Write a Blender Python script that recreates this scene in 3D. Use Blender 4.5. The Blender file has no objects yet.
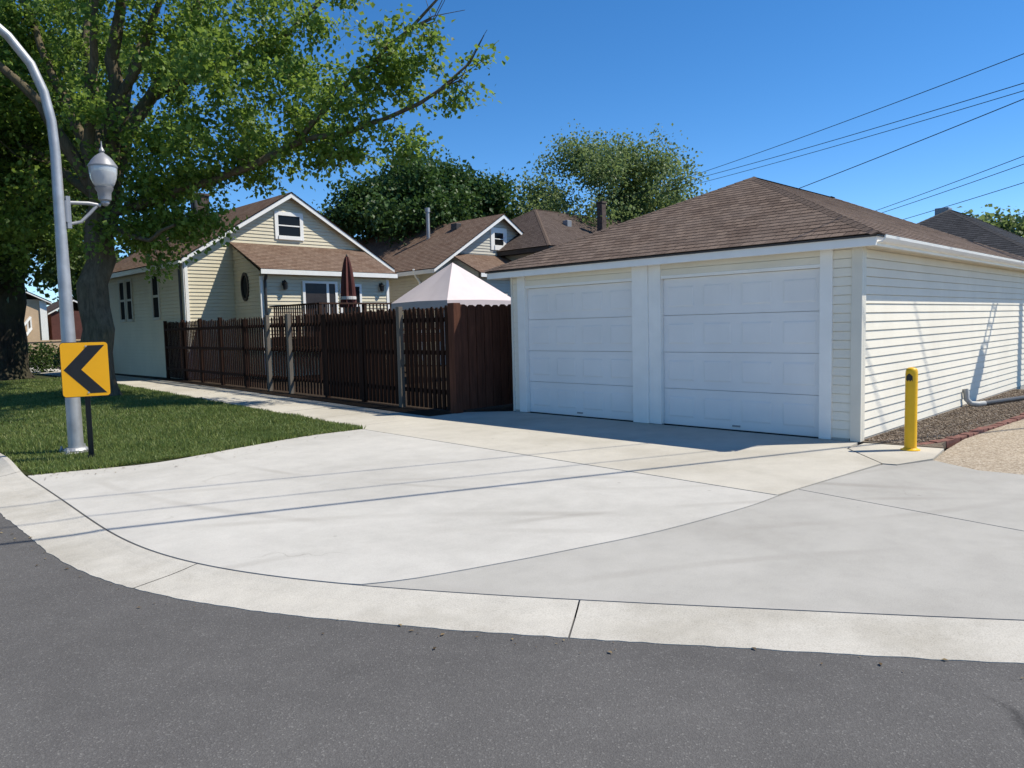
import bpy, bmesh, math, random
import numpy as np
from mathutils import Vector, Matrix

R = math.radians
scene = bpy.context.scene
COL = scene.collection

# ------------------------------------------------------------------ camera
# World grid: +X runs along the garage's side wall (away), +Y along its front (to the left), Z up.
cam_d = bpy.data.cameras.new('camera')
cam = bpy.data.objects.new('camera', cam_d)
COL.objects.link(cam)
scene.camera = cam
cam_d.sensor_width = 36.0
cam_d.lens = 36.0 * 745.0 / 1024.0
cam_d.clip_end = 3000
_p, _t, _c = R(4.5), R(1.39), math.sqrt(.5)
def _rot(v): return Vector((_c*(v[0]+v[1]), _c*(-v[0]+v[1]), v[2]))
_F = Vector((0, math.cos(_p), -math.sin(_p)))
_R0 = Vector((1, 0, 0)); _U0 = Vector((0, math.sin(_p), math.cos(_p)))
_Rr = math.cos(_t)*_R0 - math.sin(_t)*_U0
_Uu = math.sin(_t)*_R0 + math.cos(_t)*_U0
cr, cu, cf = _rot(_Rr), _rot(_Uu), _rot(_F)
cam.matrix_world = Matrix(((cr.x, cu.x, -cf.x, 0), (cr.y, cu.y, -cf.y, 0), (cr.z, cu.z, -cf.z, 1.6), (0, 0, 0, 1)))

# ------------------------------------------------------------------ world + sun
world = bpy.data.worlds.new('World'); scene.world = world
world.use_nodes = True
wn = world.node_tree
bg = wn.nodes['Background']
sky = wn.nodes.new('ShaderNodeTexSky')
sky.sky_type = 'NISHITA'; sky.sun_disc = False
SUN = Vector((1.31, -1.22, 2.50)).normalized()
sky.sun_elevation = math.asin(SUN.z)
sky.sun_rotation = math.atan2(SUN.x, SUN.y)
sky.altitude = 3000; sky.air_density = 1.0; sky.dust_density = 0.0; sky.ozone_density = 3.0
hs = wn.nodes.new('ShaderNodeHueSaturation'); hs.inputs['Saturation'].default_value = 1.27
wn.links.new(sky.outputs[0], hs.inputs['Color']); wn.links.new(hs.outputs[0], bg.inputs[0])
bg.inputs[1].default_value = 0.145
sd = bpy.data.lights.new('sun', 'SUN'); sd.energy = 4.7; sd.angle = R(0.5); sd.color = (1.0, .93, .80)
so = bpy.data.objects.new('sun', sd); COL.objects.link(so)
so.rotation_euler = (-SUN).to_track_quat('-Z', 'Y').to_euler()
so.location = (20, -20, 40)
vs = scene.view_settings
vs.view_transform = 'Standard'; vs.look = 'None'; vs.gamma = 1; vs.use_curve_mapping = False
vs.exposure = 0.3

# ------------------------------------------------------------------ materials
class NT:
    def __init__(s, name):
        s.m = bpy.data.materials.new(name); s.m.use_nodes = True
        s.t = s.m.node_tree; s.b = s.t.nodes['Principled BSDF']
        s.out = s.t.nodes['Material Output']
    def n(s, typ, **k):
        o = s.t.nodes.new(typ)
        for a, v in k.items(): setattr(o, a, v)
        return o
    def l(s, a, b): s.t.links.new(a, b)
    def coord(s, which='Object', scale=None):
        tc = s.n('ShaderNodeTexCoord').outputs[which]
        if scale:
            mp = s.n('ShaderNodeMapping'); mp.inputs['Scale'].default_value = scale
            s.l(tc, mp.inputs[0]); tc = mp.outputs[0]
        return tc
    def noise(s, vec, scale, detail=4, rough=.55):
        o = s.n('ShaderNodeTexNoise'); o.inputs['Scale'].default_value = scale
        o.inputs['Detail'].default_value = detail; o.inputs['Roughness'].default_value = rough
        if vec is not None: s.l(vec, o.inputs['Vector'])
        return o.outputs['Fac']
    def ramp(s, fac, stops):
        o = s.n('ShaderNodeValToRGB'); e = o.color_ramp.elements
        while len(e) < len(stops): e.new(.5)
        for el, (p, c) in zip(e, stops):
            el.position = p; el.color = (*c, 1) if not isinstance(c, (int, float)) else (c, c, c, 1)
        s.l(fac, o.inputs[0]); return o.outputs[0]
    def mix(s, fac, a, b, mode='MIX'):
        o = s.n('ShaderNodeMix', data_type='RGBA', blend_type=mode)
        if isinstance(fac, (int, float)): o.inputs[0].default_value = fac
        else: s.l(fac, o.inputs[0])
        for i, v in ((6, a), (7, b)):
            if isinstance(v, (tuple, list)): o.inputs[i].default_value = (*v, 1)
            else: s.l(v, o.inputs[i])
        return o.outputs[2]
    def bump(s, h, strength=.3, dist=.01):
        o = s.n('ShaderNodeBump'); o.inputs['Strength'].default_value = strength
        o.inputs['Distance'].default_value = dist
        s.l(h, o.inputs['Height']); s.l(o.outputs[0], s.b.inputs['Normal'])
    def fin(s, col=None, rough=.6, metal=0., spec=.5):
        if col is not None:
            if isinstance(col, (tuple, list)): s.b.inputs['Base Color'].default_value = (*col, 1)
            else: s.l(col, s.b.inputs['Base Color'])
        s.b.inputs['Roughness'].default_value = rough
        s.b.inputs['Metallic'].default_value = metal
        s.b.inputs['Specular IOR Level'].default_value = spec
        return s.m

def mul(c, k): return tuple(min(1, x*k) for x in c)

def m_var(name, c, rough=.55, var=.12, scale=6, metal=0., spec=.4, bump=0., coord='Object', stretch=None):
    t = NT(name); v = t.coord(coord, stretch)
    f = t.noise(v, scale, 5)
    col = t.ramp(f, [(.3, mul(c, 1-var)), (.7, mul(c, 1+var))])
    if bump: t.bump(t.noise(v, scale*8, 4), bump, .004)
    return t.fin(col, rough, metal, spec)

def m_siding(name, c):
    t = NT(name); v = t.coord('Object')
    f = t.noise(v, .9, 5, .6)
    col = t.ramp(f, [(.3, mul(c, .93)), (.72, mul(c, 1.04))])
    g = t.noise(t.coord('Object', (2.5, 2.5, .5)), 1.6, 4, .6)      # faint rain streaks
    col = t.mix(.5, col, t.ramp(g, [(.35, (.95, .945, .93)), (.6, (1, 1, 1))]), 'MULTIPLY')
    t.bump(t.noise(t.coord('Object', (3, 3, 60)), 3, 3), .12, .003)
    return t.fin(col, .65, 0, .1)

def m_shingle(name, c1, c2, c3):
    t = NT(name); uv = t.coord('UV')
    br = t.n('ShaderNodeTexBrick'); t.l(uv, br.inputs['Vector'])
    br.offset = .37; br.offset_frequency = 2
    br.inputs['Color1'].default_value = (*c1, 1); br.inputs['Color2'].default_value = (*c2, 1)
    br.inputs['Mortar'].default_value = (*mul(c1, .35), 1)
    br.inputs['Scale'].default_value = 1; br.inputs['Mortar Size'].default_value = .006
    br.inputs['Bias'].default_value = -.1
    br.inputs['Brick Width'].default_value = .17; br.inputs['Row Height'].default_value = .145
    f = t.noise(uv, 1.6, 4); f2 = t.noise(uv, 60, 3, .7)
    col = t.mix(t.ramp(f, [(.4, 0.), (.75, .75)]), br.outputs['Color'], c3)
    col = t.mix(.8, col, t.ramp(f2, [(.38, (.5, .5, .5)), (.62, (1.4, 1.4, 1.4))]), 'MULTIPLY')
    t.bump(f2, .5, .006)
    return t.fin(col, .9, 0, .15)

def cracks(t, v, col, scale, width, dark, keep):
    """a few wandering hairline cracks"""
    nz = t.n('ShaderNodeTexNoise'); nz.inputs['Scale'].default_value = 1.7; nz.inputs['Detail'].default_value = 6; t.l(v, nz.inputs['Vector'])
    av = t.n('ShaderNodeVectorMath', operation='MULTIPLY_ADD'); t.l(nz.outputs['Color'], av.inputs[0]); av.inputs[1].default_value = (.9, .9, 0); t.l(v, av.inputs[2])
    vo = t.n('ShaderNodeTexVoronoi', feature='DISTANCE_TO_EDGE'); vo.inputs['Scale'].default_value = scale; t.l(av.outputs[0], vo.inputs['Vector'])
    line = t.ramp(vo.outputs['Distance'], [(width*.3, 1.), (width, 0.)])
    mask = t.ramp(t.noise(v, .5, 2), [(keep, 0.), (keep+.06, .8)])
    mm = t.n('ShaderNodeMath', operation='MULTIPLY'); t.l(line, mm.inputs[0]); t.l(mask, mm.inputs[1])
    return t.mix(mm.outputs[0], col, t.mix(1., col, dark, 'MULTIPLY'))

def m_concrete(name, c, stain, speck=.25, arcs=False, scale=1.0):
    t = NT(name); v = t.coord('Object')
    f = t.noise(v, .55*scale, 6, .6); f2 = t.noise(v, 3.2*scale, 6, .7); f3 = t.noise(v, 130, 3, .8)
    col = t.ramp(f, [(.36, stain), (.52, c), (.68, mul(c, 1.07))])
    col = t.mix(.45, col, t.ramp(f2, [(.36, (.87, .87, .86)), (.6, (1.05, 1.05, 1.04))]), 'MULTIPLY')
    col = t.mix(speck*2, col, t.ramp(f3, [(.3, (.72, .71, .69)), (.55, (1.05, 1.05, 1.05))]), 'MULTIPLY')
    # small dark drips and spots
    vo = t.n('ShaderNodeTexVoronoi'); vo.inputs['Scale'].default_value = 2.3; t.l(v, vo.inputs['Vector'])
    sp = t.ramp(vo.outputs['Distance'], [(.018, (.55, .53, .5)), (.05, (1, 1, 1))])
    col = t.mix(.6, col, sp, 'MULTIPLY')
    if arcs:   # worn-in tyre sweeps
        for cx, cy, R_, wd in ((10.2, 8.6, 6.3, .09), (10.2, 8.6, 7.75, .10), (.6, -3.4, 6.9, .09), (.6, -3.4, 8.35, .09), (-2.5, -1.5, 9.0, .12), (-2.5, -1.5, 10.5, .12)):
            ds = t.n('ShaderNodeVectorMath', operation='DISTANCE'); t.l(v, ds.inputs[0]); ds.inputs[1].default_value = (cx, cy, 0)
            sb = t.n('ShaderNodeMath', operation='SUBTRACT'); t.l(ds.outputs['Value'], sb.inputs[0]); sb.inputs[1].default_value = R_
            ab = t.n('ShaderNodeMath', operation='ABSOLUTE'); t.l(sb.outputs[0], ab.inputs[0])
            band = t.ramp(ab.outputs[0], [(wd*.25, 1.), (wd*.8, 0.)])
            mk = t.ramp(t.noise(v, .8, 4), [(.42, 0.), (.62, .8)])
            mm = t.n('ShaderNodeMath', operation='MULTIPLY'); t.l(band, mm.inputs[0]); t.l(mk, mm.inputs[1])
            col = t.mix(mm.outputs[0], col, t.mix(1., col, (.82, .81, .80), 'MULTIPLY'))
    col = cracks(t, v, col, .30, .004, (.55, .53, .5), .58)
    t.bump(f3, .35, .004)
    return t.fin(col, .9, 0, .1)

def m_asphalt():
    t = NT('asphalt'); v = t.coord('Object')
    vo = t.n('ShaderNodeTexVoronoi'); vo.inputs['Scale'].default_value = 150; t.l(v, vo.inputs['Vector'])
    f3 = t.noise(v, 210, 2, .7); f1 = t.noise(v, .45, 5, .6); f2 = t.noise(v, 4, 5, .65)
    sep = t.n('ShaderNodeSeparateColor'); t.l(vo.outputs['Color'], sep.inputs[0])
    col = t.ramp(sep.outputs[0], [(.0, (.098, .094, .092)), (.6, (.112, .108, .106)), (.93, (.125, .121, .118)), (.99, (.18, .175, .168))])
    col = t.mix(.6, col, t.ramp(f1, [(.36, (.82, .82, .82)), (.66, (1.14, 1.14, 1.13))]), 'MULTIPLY')
    col = t.mix(.5, col, t.ramp(f2, [(.3, (.85, .85, .85)), (.7, (1.15, 1.15, 1.14))]), 'MULTIPLY')
    col = t.mix(.5, col, t.ramp(f3, [(.3, (.8, .8, .8)), (.7, (1.18, 1.18, 1.18))]), 'MULTIPLY')
    col = cracks(t, v, col, .22, .0022, (.45, .45, .46), .5)
    t.bump(vo.outputs['Distance'], .4, .005)
    return t.fin(col, .9, 0, .15)

def m_leaf(name, ca, cb, cc, trans=.35):
    t = NT(name)
    geo = t.n('ShaderNodeNewGeometry')
    f = t.noise(t.coord('Object'), .8, 3)
    r = geo.outputs['Random Per Island']
    ad = t.n('ShaderNodeMath', operation='ADD'); t.l(f, ad.inputs[0]); t.l(r, ad.inputs[1])
    hv = t.n('ShaderNodeMath', operation='MULTIPLY'); t.l(ad.outputs[0], hv.inputs[0]); hv.inputs[1].default_value = .5
    col = t.ramp(hv.outputs[0], [(.2, ca), (.5, cb), (.8, cc)])
    t.fin(col, .5, 0, .35)
    tr = t.n('ShaderNodeBsdfTranslucent'); t.l(t.mix(.5, col, mul(cc, 1.5)), tr.inputs[0])
    mx = t.n('ShaderNodeMixShader'); mx.inputs[0].default_value = trans
    t.l(t.b.outputs[0], mx.inputs[1]); t.l(tr.outputs[0], mx.inputs[2]); t.l(mx.outputs[0], t.out.inputs[0])
    return t.m

def m_bark(name, c):
    t = NT(name); v = t.coord('Object', (5, 5, 1.1))
    f = t.noise(v, 2.5, 7, .7); g = t.noise(t.coord('Object'), 1.1, 4)
    col = t.ramp(f, [(.3, mul(c, .4)), (.55, c), (.75, mul(c, 1.5))])
    col = t.mix(t.ramp(g, [(.45, 0.), (.7, .5)]), col, (.11, .115, .06))
    t.bump(f, .9, .04)
    return t.fin(col, .9, 0, .2)

def m_wood(name, c, var=.35):
    t = NT(name); v = t.coord('Object', (7, 7, .6))
    f = t.noise(v, 3, 6, .7); g = t.noise(t.coord('Object'), 1.2, 4)
    r = t.n('ShaderNodeNewGeometry').outputs['Random Per Island']
    col = t.ramp(f, [(.3, mul(c, 1-var)), (.7, mul(c, 1+var))])
    col = t.mix(.6, col, t.ramp(r, [(0., (.65, .65, .66)), (1., (1.3, 1.25, 1.22))]), 'MULTIPLY')
    t.bump(f, .4, .004)
    return t.fin(col, .85, 0, .12)

def m_glass(name, c=(.02, .024, .028)):
    t = NT(name); t.fin(c, .12, 0, .14); return t.m

def m_soil(name, ca, cb, scale=9):
    t = NT(name); v = t.coord('Object')
    f = t.noise(v, scale, 7, .75); g = t.noise(v, scale*9, 3, .8)
    col = t.mix(.6, t.ramp(f, [(.3, ca), (.7, cb)]), t.ramp(g, [(.3, (.5, .5, .5)), (.7, (1.4, 1.4, 1.4))]), 'MULTIPLY')
    t.bump(g, .8, .02)
    return t.fin(col, .95, 0, .1)

def m_aggregate(name):
    t = NT(name); v = t.coord('Object')
    vo = t.n('ShaderNodeTexVoronoi'); vo.inputs['Scale'].default_value = 60; t.l(v, vo.inputs['Vector'])
    sep = t.n('ShaderNodeSeparateColor'); t.l(vo.outputs['Color'], sep.inputs[0])
    col = t.ramp(sep.outputs[1], [(0., (.22, .175, .125)), (.5, (.36, .295, .215)), (1., (.52, .45, .36))])
    col = t.mix(.5, col, t.ramp(t.noise(v, .9, 5), [(.3, (.8, .8, .8)), (.7, (1.1, 1.1, 1.1))]), 'MULTIPLY')
    t.bump(vo.outputs['Distance'], .6, .008)
    return t.fin(col, .9, 0, .2)

M = dict(
    asphalt=m_asphalt(),
    conc=m_concrete('driveway_concrete', (.495, .478, .443), (.45, .434, .40), .22, True),
    conc2=m_concrete('alley_concrete', (.405, .391, .362), (.37, .356, .328), .25, True),
    walk=m_concrete('pavement_concrete', (.50, .47, .41), (.44, .41, .35), .25),
    kerb=m_concrete('kerb_concrete', (.50, .475, .425), (.42, .395, .345), .5, False, 2.2),
    joint=m_soil('joint_dirt', (.08, .075, .066), (.16, .15, .13), 20),
    soil=m_soil('turf_soil', (.03, .042, .014), (.07, .075, .03)),
    mulch=m_soil('mulch', (.025, .018, .013), (.07, .05, .035), 14),
    bed=m_soil('gravel_bed_soil', (.13, .105, .08), (.26, .215, .17), 16),
    agg=m_aggregate('alley_gravel'),
    siding=m_siding('cream_vinyl_siding', (.83, .785, .675)),
    siding_house=m_siding('house_cream_siding', (.68, .62, .47)),
    siding_grey=m_siding('beige_siding', (.55, .53, .46)),
    trim=m_var('white_trim_paint', (.86, .85, .81), .45, .04, 3),
    creamtrim=m_var('cream_trim', (.70, .67, .58), .5, .05, 3),
    door=m_var('garage_door_paint', (.80, .79, .77), .42, .035, 1.5),
    shingle=m_shingle('brown_shingles', (.125, .088, .068), (.225, .165, .128), (.19, .145, .118)),
    shingle_house=m_shingle('house_brown_shingles', (.17, .108, .078), (.25, .175, .13), (.21, .15, .115)),
    shingle_dark=m_shingle('dark_brown_shingles', (.085, .062, .052), (.13, .10, .086), (.11, .085, .074)),
    shingle_black=m_shingle('black_shingles', (.030, .032, .038), (.058, .06, .068), (.045, .047, .053)),
    cap=m_var('ridge_cap_shingle', (.13, .095, .075), .9, .3, 30, 0, .15, .5),
    drip=m_var('drip_edge', (.05, .045, .04), .6, .2, 5),
    screen=m_var('dark_window_screen', (.022, .023, .024), .9, .2, 20, 0, .05),  # matte side-window panes; the dark reflection of trees is put into the colour
    glass=m_glass('window_glass', (.012, .014, .016)),
    darkdoor=m_var('dark_door', (.035, .028, .026), .4, .2, 4),
    fence=m_wood('dark_stained_cedar', (.032, .016, .011)),
    fence_red=m_wood('reddish_stained_cedar', (.105, .046, .030)),
    greypost=m_wood('weathered_grey_wood', (.17, .15, .125), .2),
    deck=m_wood('deck_wood', (.06, .034, .026)),
    steel=m_var('galvanised_steel', (.44, .44, .44), .5, .16, 5, .6, .5, .1),
    lampgrey=m_var('grey_painted_metal', (.30, .30, .31), .4, .06, 6, .3),
    yellow=m_var('bollard_yellow', (.84, .47, .008), .42, .08, 5),
    signyellow=m_var('sign_yellow', (.90, .42, .004), .38, .03, 4),
    black=m_var('black_paint', (.012, .012, .013), .45, .15, 8),
    wire=m_var('black_cable', (.02, .02, .022), .6, .1, 8),
    pipe=m_var('white_pvc', (.42, .42, .40), .4, .08, 8),
    dkpipe=m_var('dark_pipe', (.05, .05, .052), .5, .1, 8),
    brick=m_var('red_edging_brick', (.185, .088, .07), .85, .3, 14, 0, .2, .5),
    stone=m_var('gravel_stone', (.30, .26, .22), .9, .4, 9, 0, .2),
    canvas=m_var('pale_pink_canvas', (.64, .555, .545), .8, .04, 2),
    umbrella=m_var('maroon_canvas', (.11, .035, .03), .85, .15, 6),
    umbwhite=m_var('pale_canvas_band', (.6, .58, .55), .85, .1, 6),
    brickdark=m_var('chimney_brick', (.10, .075, .066), .9, .3, 9, 0, .2, .4),
    brickgrey=m_var('pale_chimney_brick', (.26, .24, .22), .9, .25, 9, 0, .2, .4),
    tan=m_var('tan_stucco', (.56, .41, .27), .85, .08, 2, 0, .2, .3),
    maroon=m_var('maroon_boards', (.10, .035, .028), .8, .2, 3),
    bark=m_bark('bark', (.15, .12, .078)),
    bark2=m_bark('dark_bark', (.05, .04, .032)),
    leaf1=m_leaf('maple_leaf', (.05, .11, .018), (.125, .215, .034), (.255, .35, .062), .46),
    leaf2=m_leaf('dark_leaf', (.03, .065, .014), (.06, .11, .02), (.11, .16, .035), .3),
    leaf3=m_leaf('deep_green_leaf', (.02, .055, .014), (.042, .095, .022), (.08, .145, .035), .25),
    leaf4=m_leaf('pale_green_leaf', (.075, .12, .045), (.14, .20, .07), (.22, .29, .10), .4),
    grass=m_leaf('grass_blade', (.055, .105, .02), (.135, .195, .045), (.25, .275, .09), .3),
    utility=m_wood('utility_pole_wood', (.13, .10, .075), .25),
)

# ------------------------------------------------------------------ mesh helpers
class MB:
    def __init__(s): s.v, s.f, s.uv = [], [], []
    def poly(s, pts, uv=None):
        i = len(s.v); s.v += [tuple(p) for p in pts]; s.f.append(tuple(range(i, i+len(pts))))
        s.uv += list(uv) if uv else [(p[0]+p[1], p[2]) for p in pts]
    def box(s, x0, x1, y0, y1, z0, z1, M_=None):
        c = [Vector((x, y, z)) for z in (z0, z1) for y in (y0, y1) for x in (x0, x1)]
        if M_ is not None: c = [M_ @ q for q in c]
        i = len(s.v); s.v += [tuple(q) for q in c]
        for q in ((0, 2, 3, 1), (4, 5, 7, 6), (0, 1, 5, 4), (2, 6, 7, 3), (0, 4, 6, 2), (1, 3, 7, 5)):
            s.f.append(tuple(i+k for k in q)); s.uv += [(s.v[i+k][0]+s.v[i+k][1], s.v[i+k][2]) for k in q]
        return s
    def beam(s, a, b, w, h, up=Vector((0, 0, 1))):
        a, b = Vector(a), Vector(b); d = (b-a); L = d.length; d.normalize()
        sx = d.cross(up)
        if sx.length < 1e-4: sx = Vector((1, 0, 0))
        sx.normalize(); uz = sx.cross(d)
        m = Matrix(((d.x, sx.x, uz.x, a.x), (d.y, sx.y, uz.y, a.y), (d.z, sx.z, uz.z, a.z), (0, 0, 0, 1)))
        return s.box(0, L, -w/2, w/2, -h/2, h/2, m)
    def tube(s, pts, rad, n=10, cap=True):
        pts = [Vector(p) for p in pts]
        if isinstance(rad, (int, float)): rad = [rad]*len(pts)
        rings = []; ref = None
        for k, p in enumerate(pts):
            d = (pts[min(k+1, len(pts)-1)] - pts[max(k-1, 0)]).normalized()
            if ref is None: ref = Vector((1, 0, 0)) if abs(d.x) < .9 else Vector((0, 1, 0))
            a = (ref - d*ref.dot(d)).normalized(); ref = a; b = d.cross(a)
            i = len(s.v)
            for j in range(n):
                t = 2*math.pi*j/n
                s.v.append(tuple(p + (a*math.cos(t)+b*math.sin(t))*rad[k]))
            rings.append(i)
        for k in range(len(rings)-1):
            for j in range(n):
                s.f.append((rings[k]+j, rings[k]+(j+1) % n, rings[k+1]+(j+1) % n, rings[k+1]+j)); s.uv += [(0, 0)]*4
        if cap:
            s.f.append(tuple(rings[0]+j for j in reversed(range(n)))); s.uv += [(0, 0)]*n
            s.f.append(tuple(rings[-1]+j for j in range(n))); s.uv += [(0, 0)]*n
        return s
    def lathe(s, o, prof, n=24):
        o = Vector(o)
        return s.tube([o+Vector((0, 0, z + 1e-5*k)) for k, (r, z) in enumerate(prof)], [r for r, z in prof], n)
    def prism(s, pts2, z0, z1):     # horizontal polygon extruded
        n = len(pts2)
        A = sum(pts2[i][0]*pts2[(i+1) % n][1]-pts2[(i+1) % n][0]*pts2[i][1] for i in range(n))
        if A < 0: pts2 = pts2[::-1]
        s.poly([(x, y, z1) for x, y in pts2])
        for i in range(n):
            a, b = pts2[i], pts2[(i+1) % n]
            s.poly([(a[0], a[1], z0), (b[0], b[1], z0), (b[0], b[1], z1), (a[0], a[1], z1)])
        return s
    def build(s, name, mat, parent=None, smooth=False, bevel=0, loc=None, sharp=None):
        me = bpy.data.meshes.new(name); me.from_pydata(s.v, [], s.f); me.update()
        uvl = me.uv_layers.new(name='UVMap')
        uvl.data.foreach_set('uv', np.array(s.uv, dtype=np.float32).ravel())
        me.materials.append(mat)
        if smooth:
            me.polygons.foreach_set('use_smooth', [True]*len(me.polygons))
            if sharp: me.set_sharp_from_angle(angle=R(sharp))
        o = bpy.data.objects.new(name, me); COL.objects.link(o)
        if parent is not None: o.parent = parent; o.matrix_parent_inverse = Matrix.Translation(-parent.location)
        if bevel:
            b = o.modifiers.new('bevel', 'BEVEL'); b.width = bevel; b.segments = 2; b.limit_method = 'ANGLE'; b.angle_limit = R(40)
        return o

def _parts(mb, name, mat, parent, **k):
    key = {}; root_ = []
    def find(i):
        while root_[i] != i: root_[i] = root_[root_[i]]; i = root_[i]
        return i
    for f in mb.f:
        ids = []
        for i in f:
            q = tuple(round(c, 4) for c in mb.v[i])
            if q not in key: key[q] = len(root_); root_.append(len(root_))
            ids.append(key[q])
        for j in ids[1:]: root_[find(j)] = find(ids[0])
    groups = {}
    pos = 0
    for f in mb.f:
        q = tuple(round(c, 4) for c in mb.v[f[0]])
        groups.setdefault(find(key[q]), []).append((f, mb.uv[pos:pos+len(f)])); pos += len(f)
    out = []
    for fs in groups.values():
        m = MB(); rm = {}
        for f, uv in fs:
            nf_ = []
            for i in f:
                if i not in rm: rm[i] = len(m.v); m.v.append(mb.v[i])
                nf_.append(rm[i])
            m.f.append(tuple(nf_)); m.uv += uv
        out.append(m.build(name, mat, parent, **k))
    return out
MB.build_each = lambda s, name, mat, parent=None, **k: _parts(s, name, mat, parent, **k)

def tag(o, label=None, cat=None, group=None, kind=None):
    if label: o['label'] = label
    if cat: o['category'] = cat
    if group: o['group'] = group
    if kind: o['kind'] = kind
    return o
def struct(o): o['kind'] = 'structure'; return o
def thing(name, loc, label, cat, group=None):
    o = bpy.data.objects.new(name, None); o.empty_display_size = .2; COL.objects.link(o)
    o.location = loc
    return tag(o, label, cat, group)

def clip(poly, lo, hi):
    def half(P, f):
        out = []
        for i in range(len(P)):
            a, b = P[i], P[(i+1) % len(P)]; fa, fb = f(a), f(b)
            if fa >= 0: out.append(a)
            if (fa >= 0) != (fb >= 0):
                t = fa/(fa-fb); out.append((a[0]+(b[0]-a[0])*t, a[1]+(b[1]-a[1])*t))
        return out
    P = half(poly, lambda q: q[1]-lo)
    return half(P, lambda q: hi-q[1]) if len(P) > 2 else P

def lap(mb, O, U, V, N, poly, course, lip, start=None, slot=0):
    """overlapping courses (clapboards / shingles) over a convex 2-D polygon in the plane O + u U + v V"""
    O, U, V, N = map(Vector, (O, U, V, N))
    v0 = min(p[1] for p in poly); v1 = max(p[1] for p in poly)
    k = v0 if start is None else start
    while k < v1 - 1e-6:
        lo, hi = max(k, v0), min(k+course-slot, v1)
        if hi <= lo: break
        P = clip(poly, lo, hi)
        if len(P) > 2:
            W = lambda q: O+U*q[0]+V*q[1]+N*(lip*(1-(q[1]-k)/course))
            mb.poly([W(q) for q in P], P)
            us = [q[0] for q in P if abs(q[1]-lo) < 1e-6]
            if len(us) > 1 and max(us)-min(us) > 1e-3:
                a, b = min(us), max(us)
                A, B = W((a, lo)), W((b, lo)); A0, B0 = O+U*a+V*lo-N*slot, O+U*b+V*lo-N*slot
                mb.poly([A0, B0, B, A], [(a, lo), (b, lo), (b, lo), (a, lo)])
        k += course
    if slot: mb.poly([O+U*q[0]+V*q[1]-N*slot for q in poly], poly)

# ------------------------------------------------------------------ ground, street, kerb
rng = random.Random(7)
g = MB(); g.poly([(-600, -600, -.16), (900, -600, -.16), (900, 900, -.16), (-600, 900, -.16)])
struct(g.build('ground', M['soil']))

OUT = [(1.55, 60), (1.50, 20), (1.46, 11.4), (1.45, 8.28), (1.43, 6.58), (1.47, 5.22), (1.60, 4.65), (1.83, 4.07), (2.08, 3.56), (2.29, 3.23), (2.63, 2.69), (3.0, 2.15), (3.33, 1.65), (3.62, 1.20), (4.02, .68), (5.0, -.7), (7.5, -4.2), (14, -13), (40, -49)]
INN = [(2.15, 60), (2.10, 20), (2.05, 11.4), (2.0, 9.9), (1.9, 7.56), (1.83, 6.4), (1.87, 5.32), (2.2, 4.35), (2.59, 3.64), (2.96, 3.02), (3.5, 2.2), (3.89, 1.64), (4.45, .79), (5.45, -.55), (7.9, -3.95), (14.4, -12.7), (40.4, -48.7)]
def smooth_line(P, n=6):
    out = []
    for i in range(len(P)-1):
        p0, p1, p2, p3 = P[max(i-1, 0)], P[i], P[i+1], P[min(i+2, len(P)-1)]
        L = math.dist(p1, p2)
        if L > 4: out.append(p1); continue
        for k in range(n):
            t = k/n
            out.append(tuple(.5*(2*p1[j]+(p2[j]-p0[j])*t+(2*p0[j]-5*p1[j]+4*p2[j]-p3[j])*t*t+(3*p1[j]-p0[j]-3*p2[j]+p3[j])*t**3) for j in (0, 1)))
    out.append(P[-1]); return out
def resample(P, n):
    d = [0]
    for a, b in zip(P, P[1:]): d.append(d[-1]+math.dist(a, b))
    return d
def relax(P, step=.12, it=60):
    d = resample(P, 0); out = []
    near = [p for p in P if p[1] < 14 and p[0] < 8]
    i0, i1 = P.index(near[0]), P.index(near[-1])
    q = []; s_ = d[i0]
    while s_ < d[i1]:
        k = max(j for j in range(len(d)) if d[j] <= s_ + 1e-9); k = min(k, len(P)-2)
        t = (s_-d[k])/max(1e-9, d[k+1]-d[k]); q.append((P[k][0]+(P[k+1][0]-P[k][0])*t, P[k][1]+(P[k+1][1]-P[k][1])*t)); s_ += step
    for _ in range(it):
        q = [q[0]]+[(.5*b[0]+.25*(a[0]+c[0]), .5*b[1]+.25*(a[1]+c[1])) for a, b, c in zip(q, q[1:], q[2:])]+[q[-1]]
    return P[:i0]+q+P[i1:]
innS = relax(smooth_line(INN))
outS = []
for i_, a_ in enumerate(innS):
    b_, c_k = innS[max(0, i_-1)], innS[min(len(innS)-1, i_+1)]
    tx, ty = c_k[0]-b_[0], c_k[1]-b_[1]; L_ = math.hypot(tx, ty)
    w_k = .47+.11*max(0, min(1, (a_[1]-7)/3))
    outS.append((a_[0]+ty/L_*w_k, a_[1]-tx/L_*w_k))
st = MB(); st.poly([(-60, 90, .0), (-60, -70, .0), (60, -70, .0), (40.2, -48.8, .0), (14.2, -12.8, .0), (5.3, -.6, .0), (4.2, .85, .0), (3.2, 2.3, .0), (2.3, 3.7, .0), (1.8, 5.2, .0), (1.8, 10, .0), (1.9, 90, .0)])
struct(st.build('street', M['asphalt']))

def nearest(P, q):
    best = None
    for a, b in zip(P, P[1:]):
        ab = (b[0]-a[0], b[1]-a[1]); L = ab[0]**2+ab[1]**2
        t = max(0, min(1, ((q[0]-a[0])*ab[0]+(q[1]-a[1])*ab[1])/L)) if L else 0
        c = (a[0]+ab[0]*t, a[1]+ab[1]*t); d = math.dist(c, q)
        if best is None or d < best[0]: best = (d, c)
    return best[1]
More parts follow.
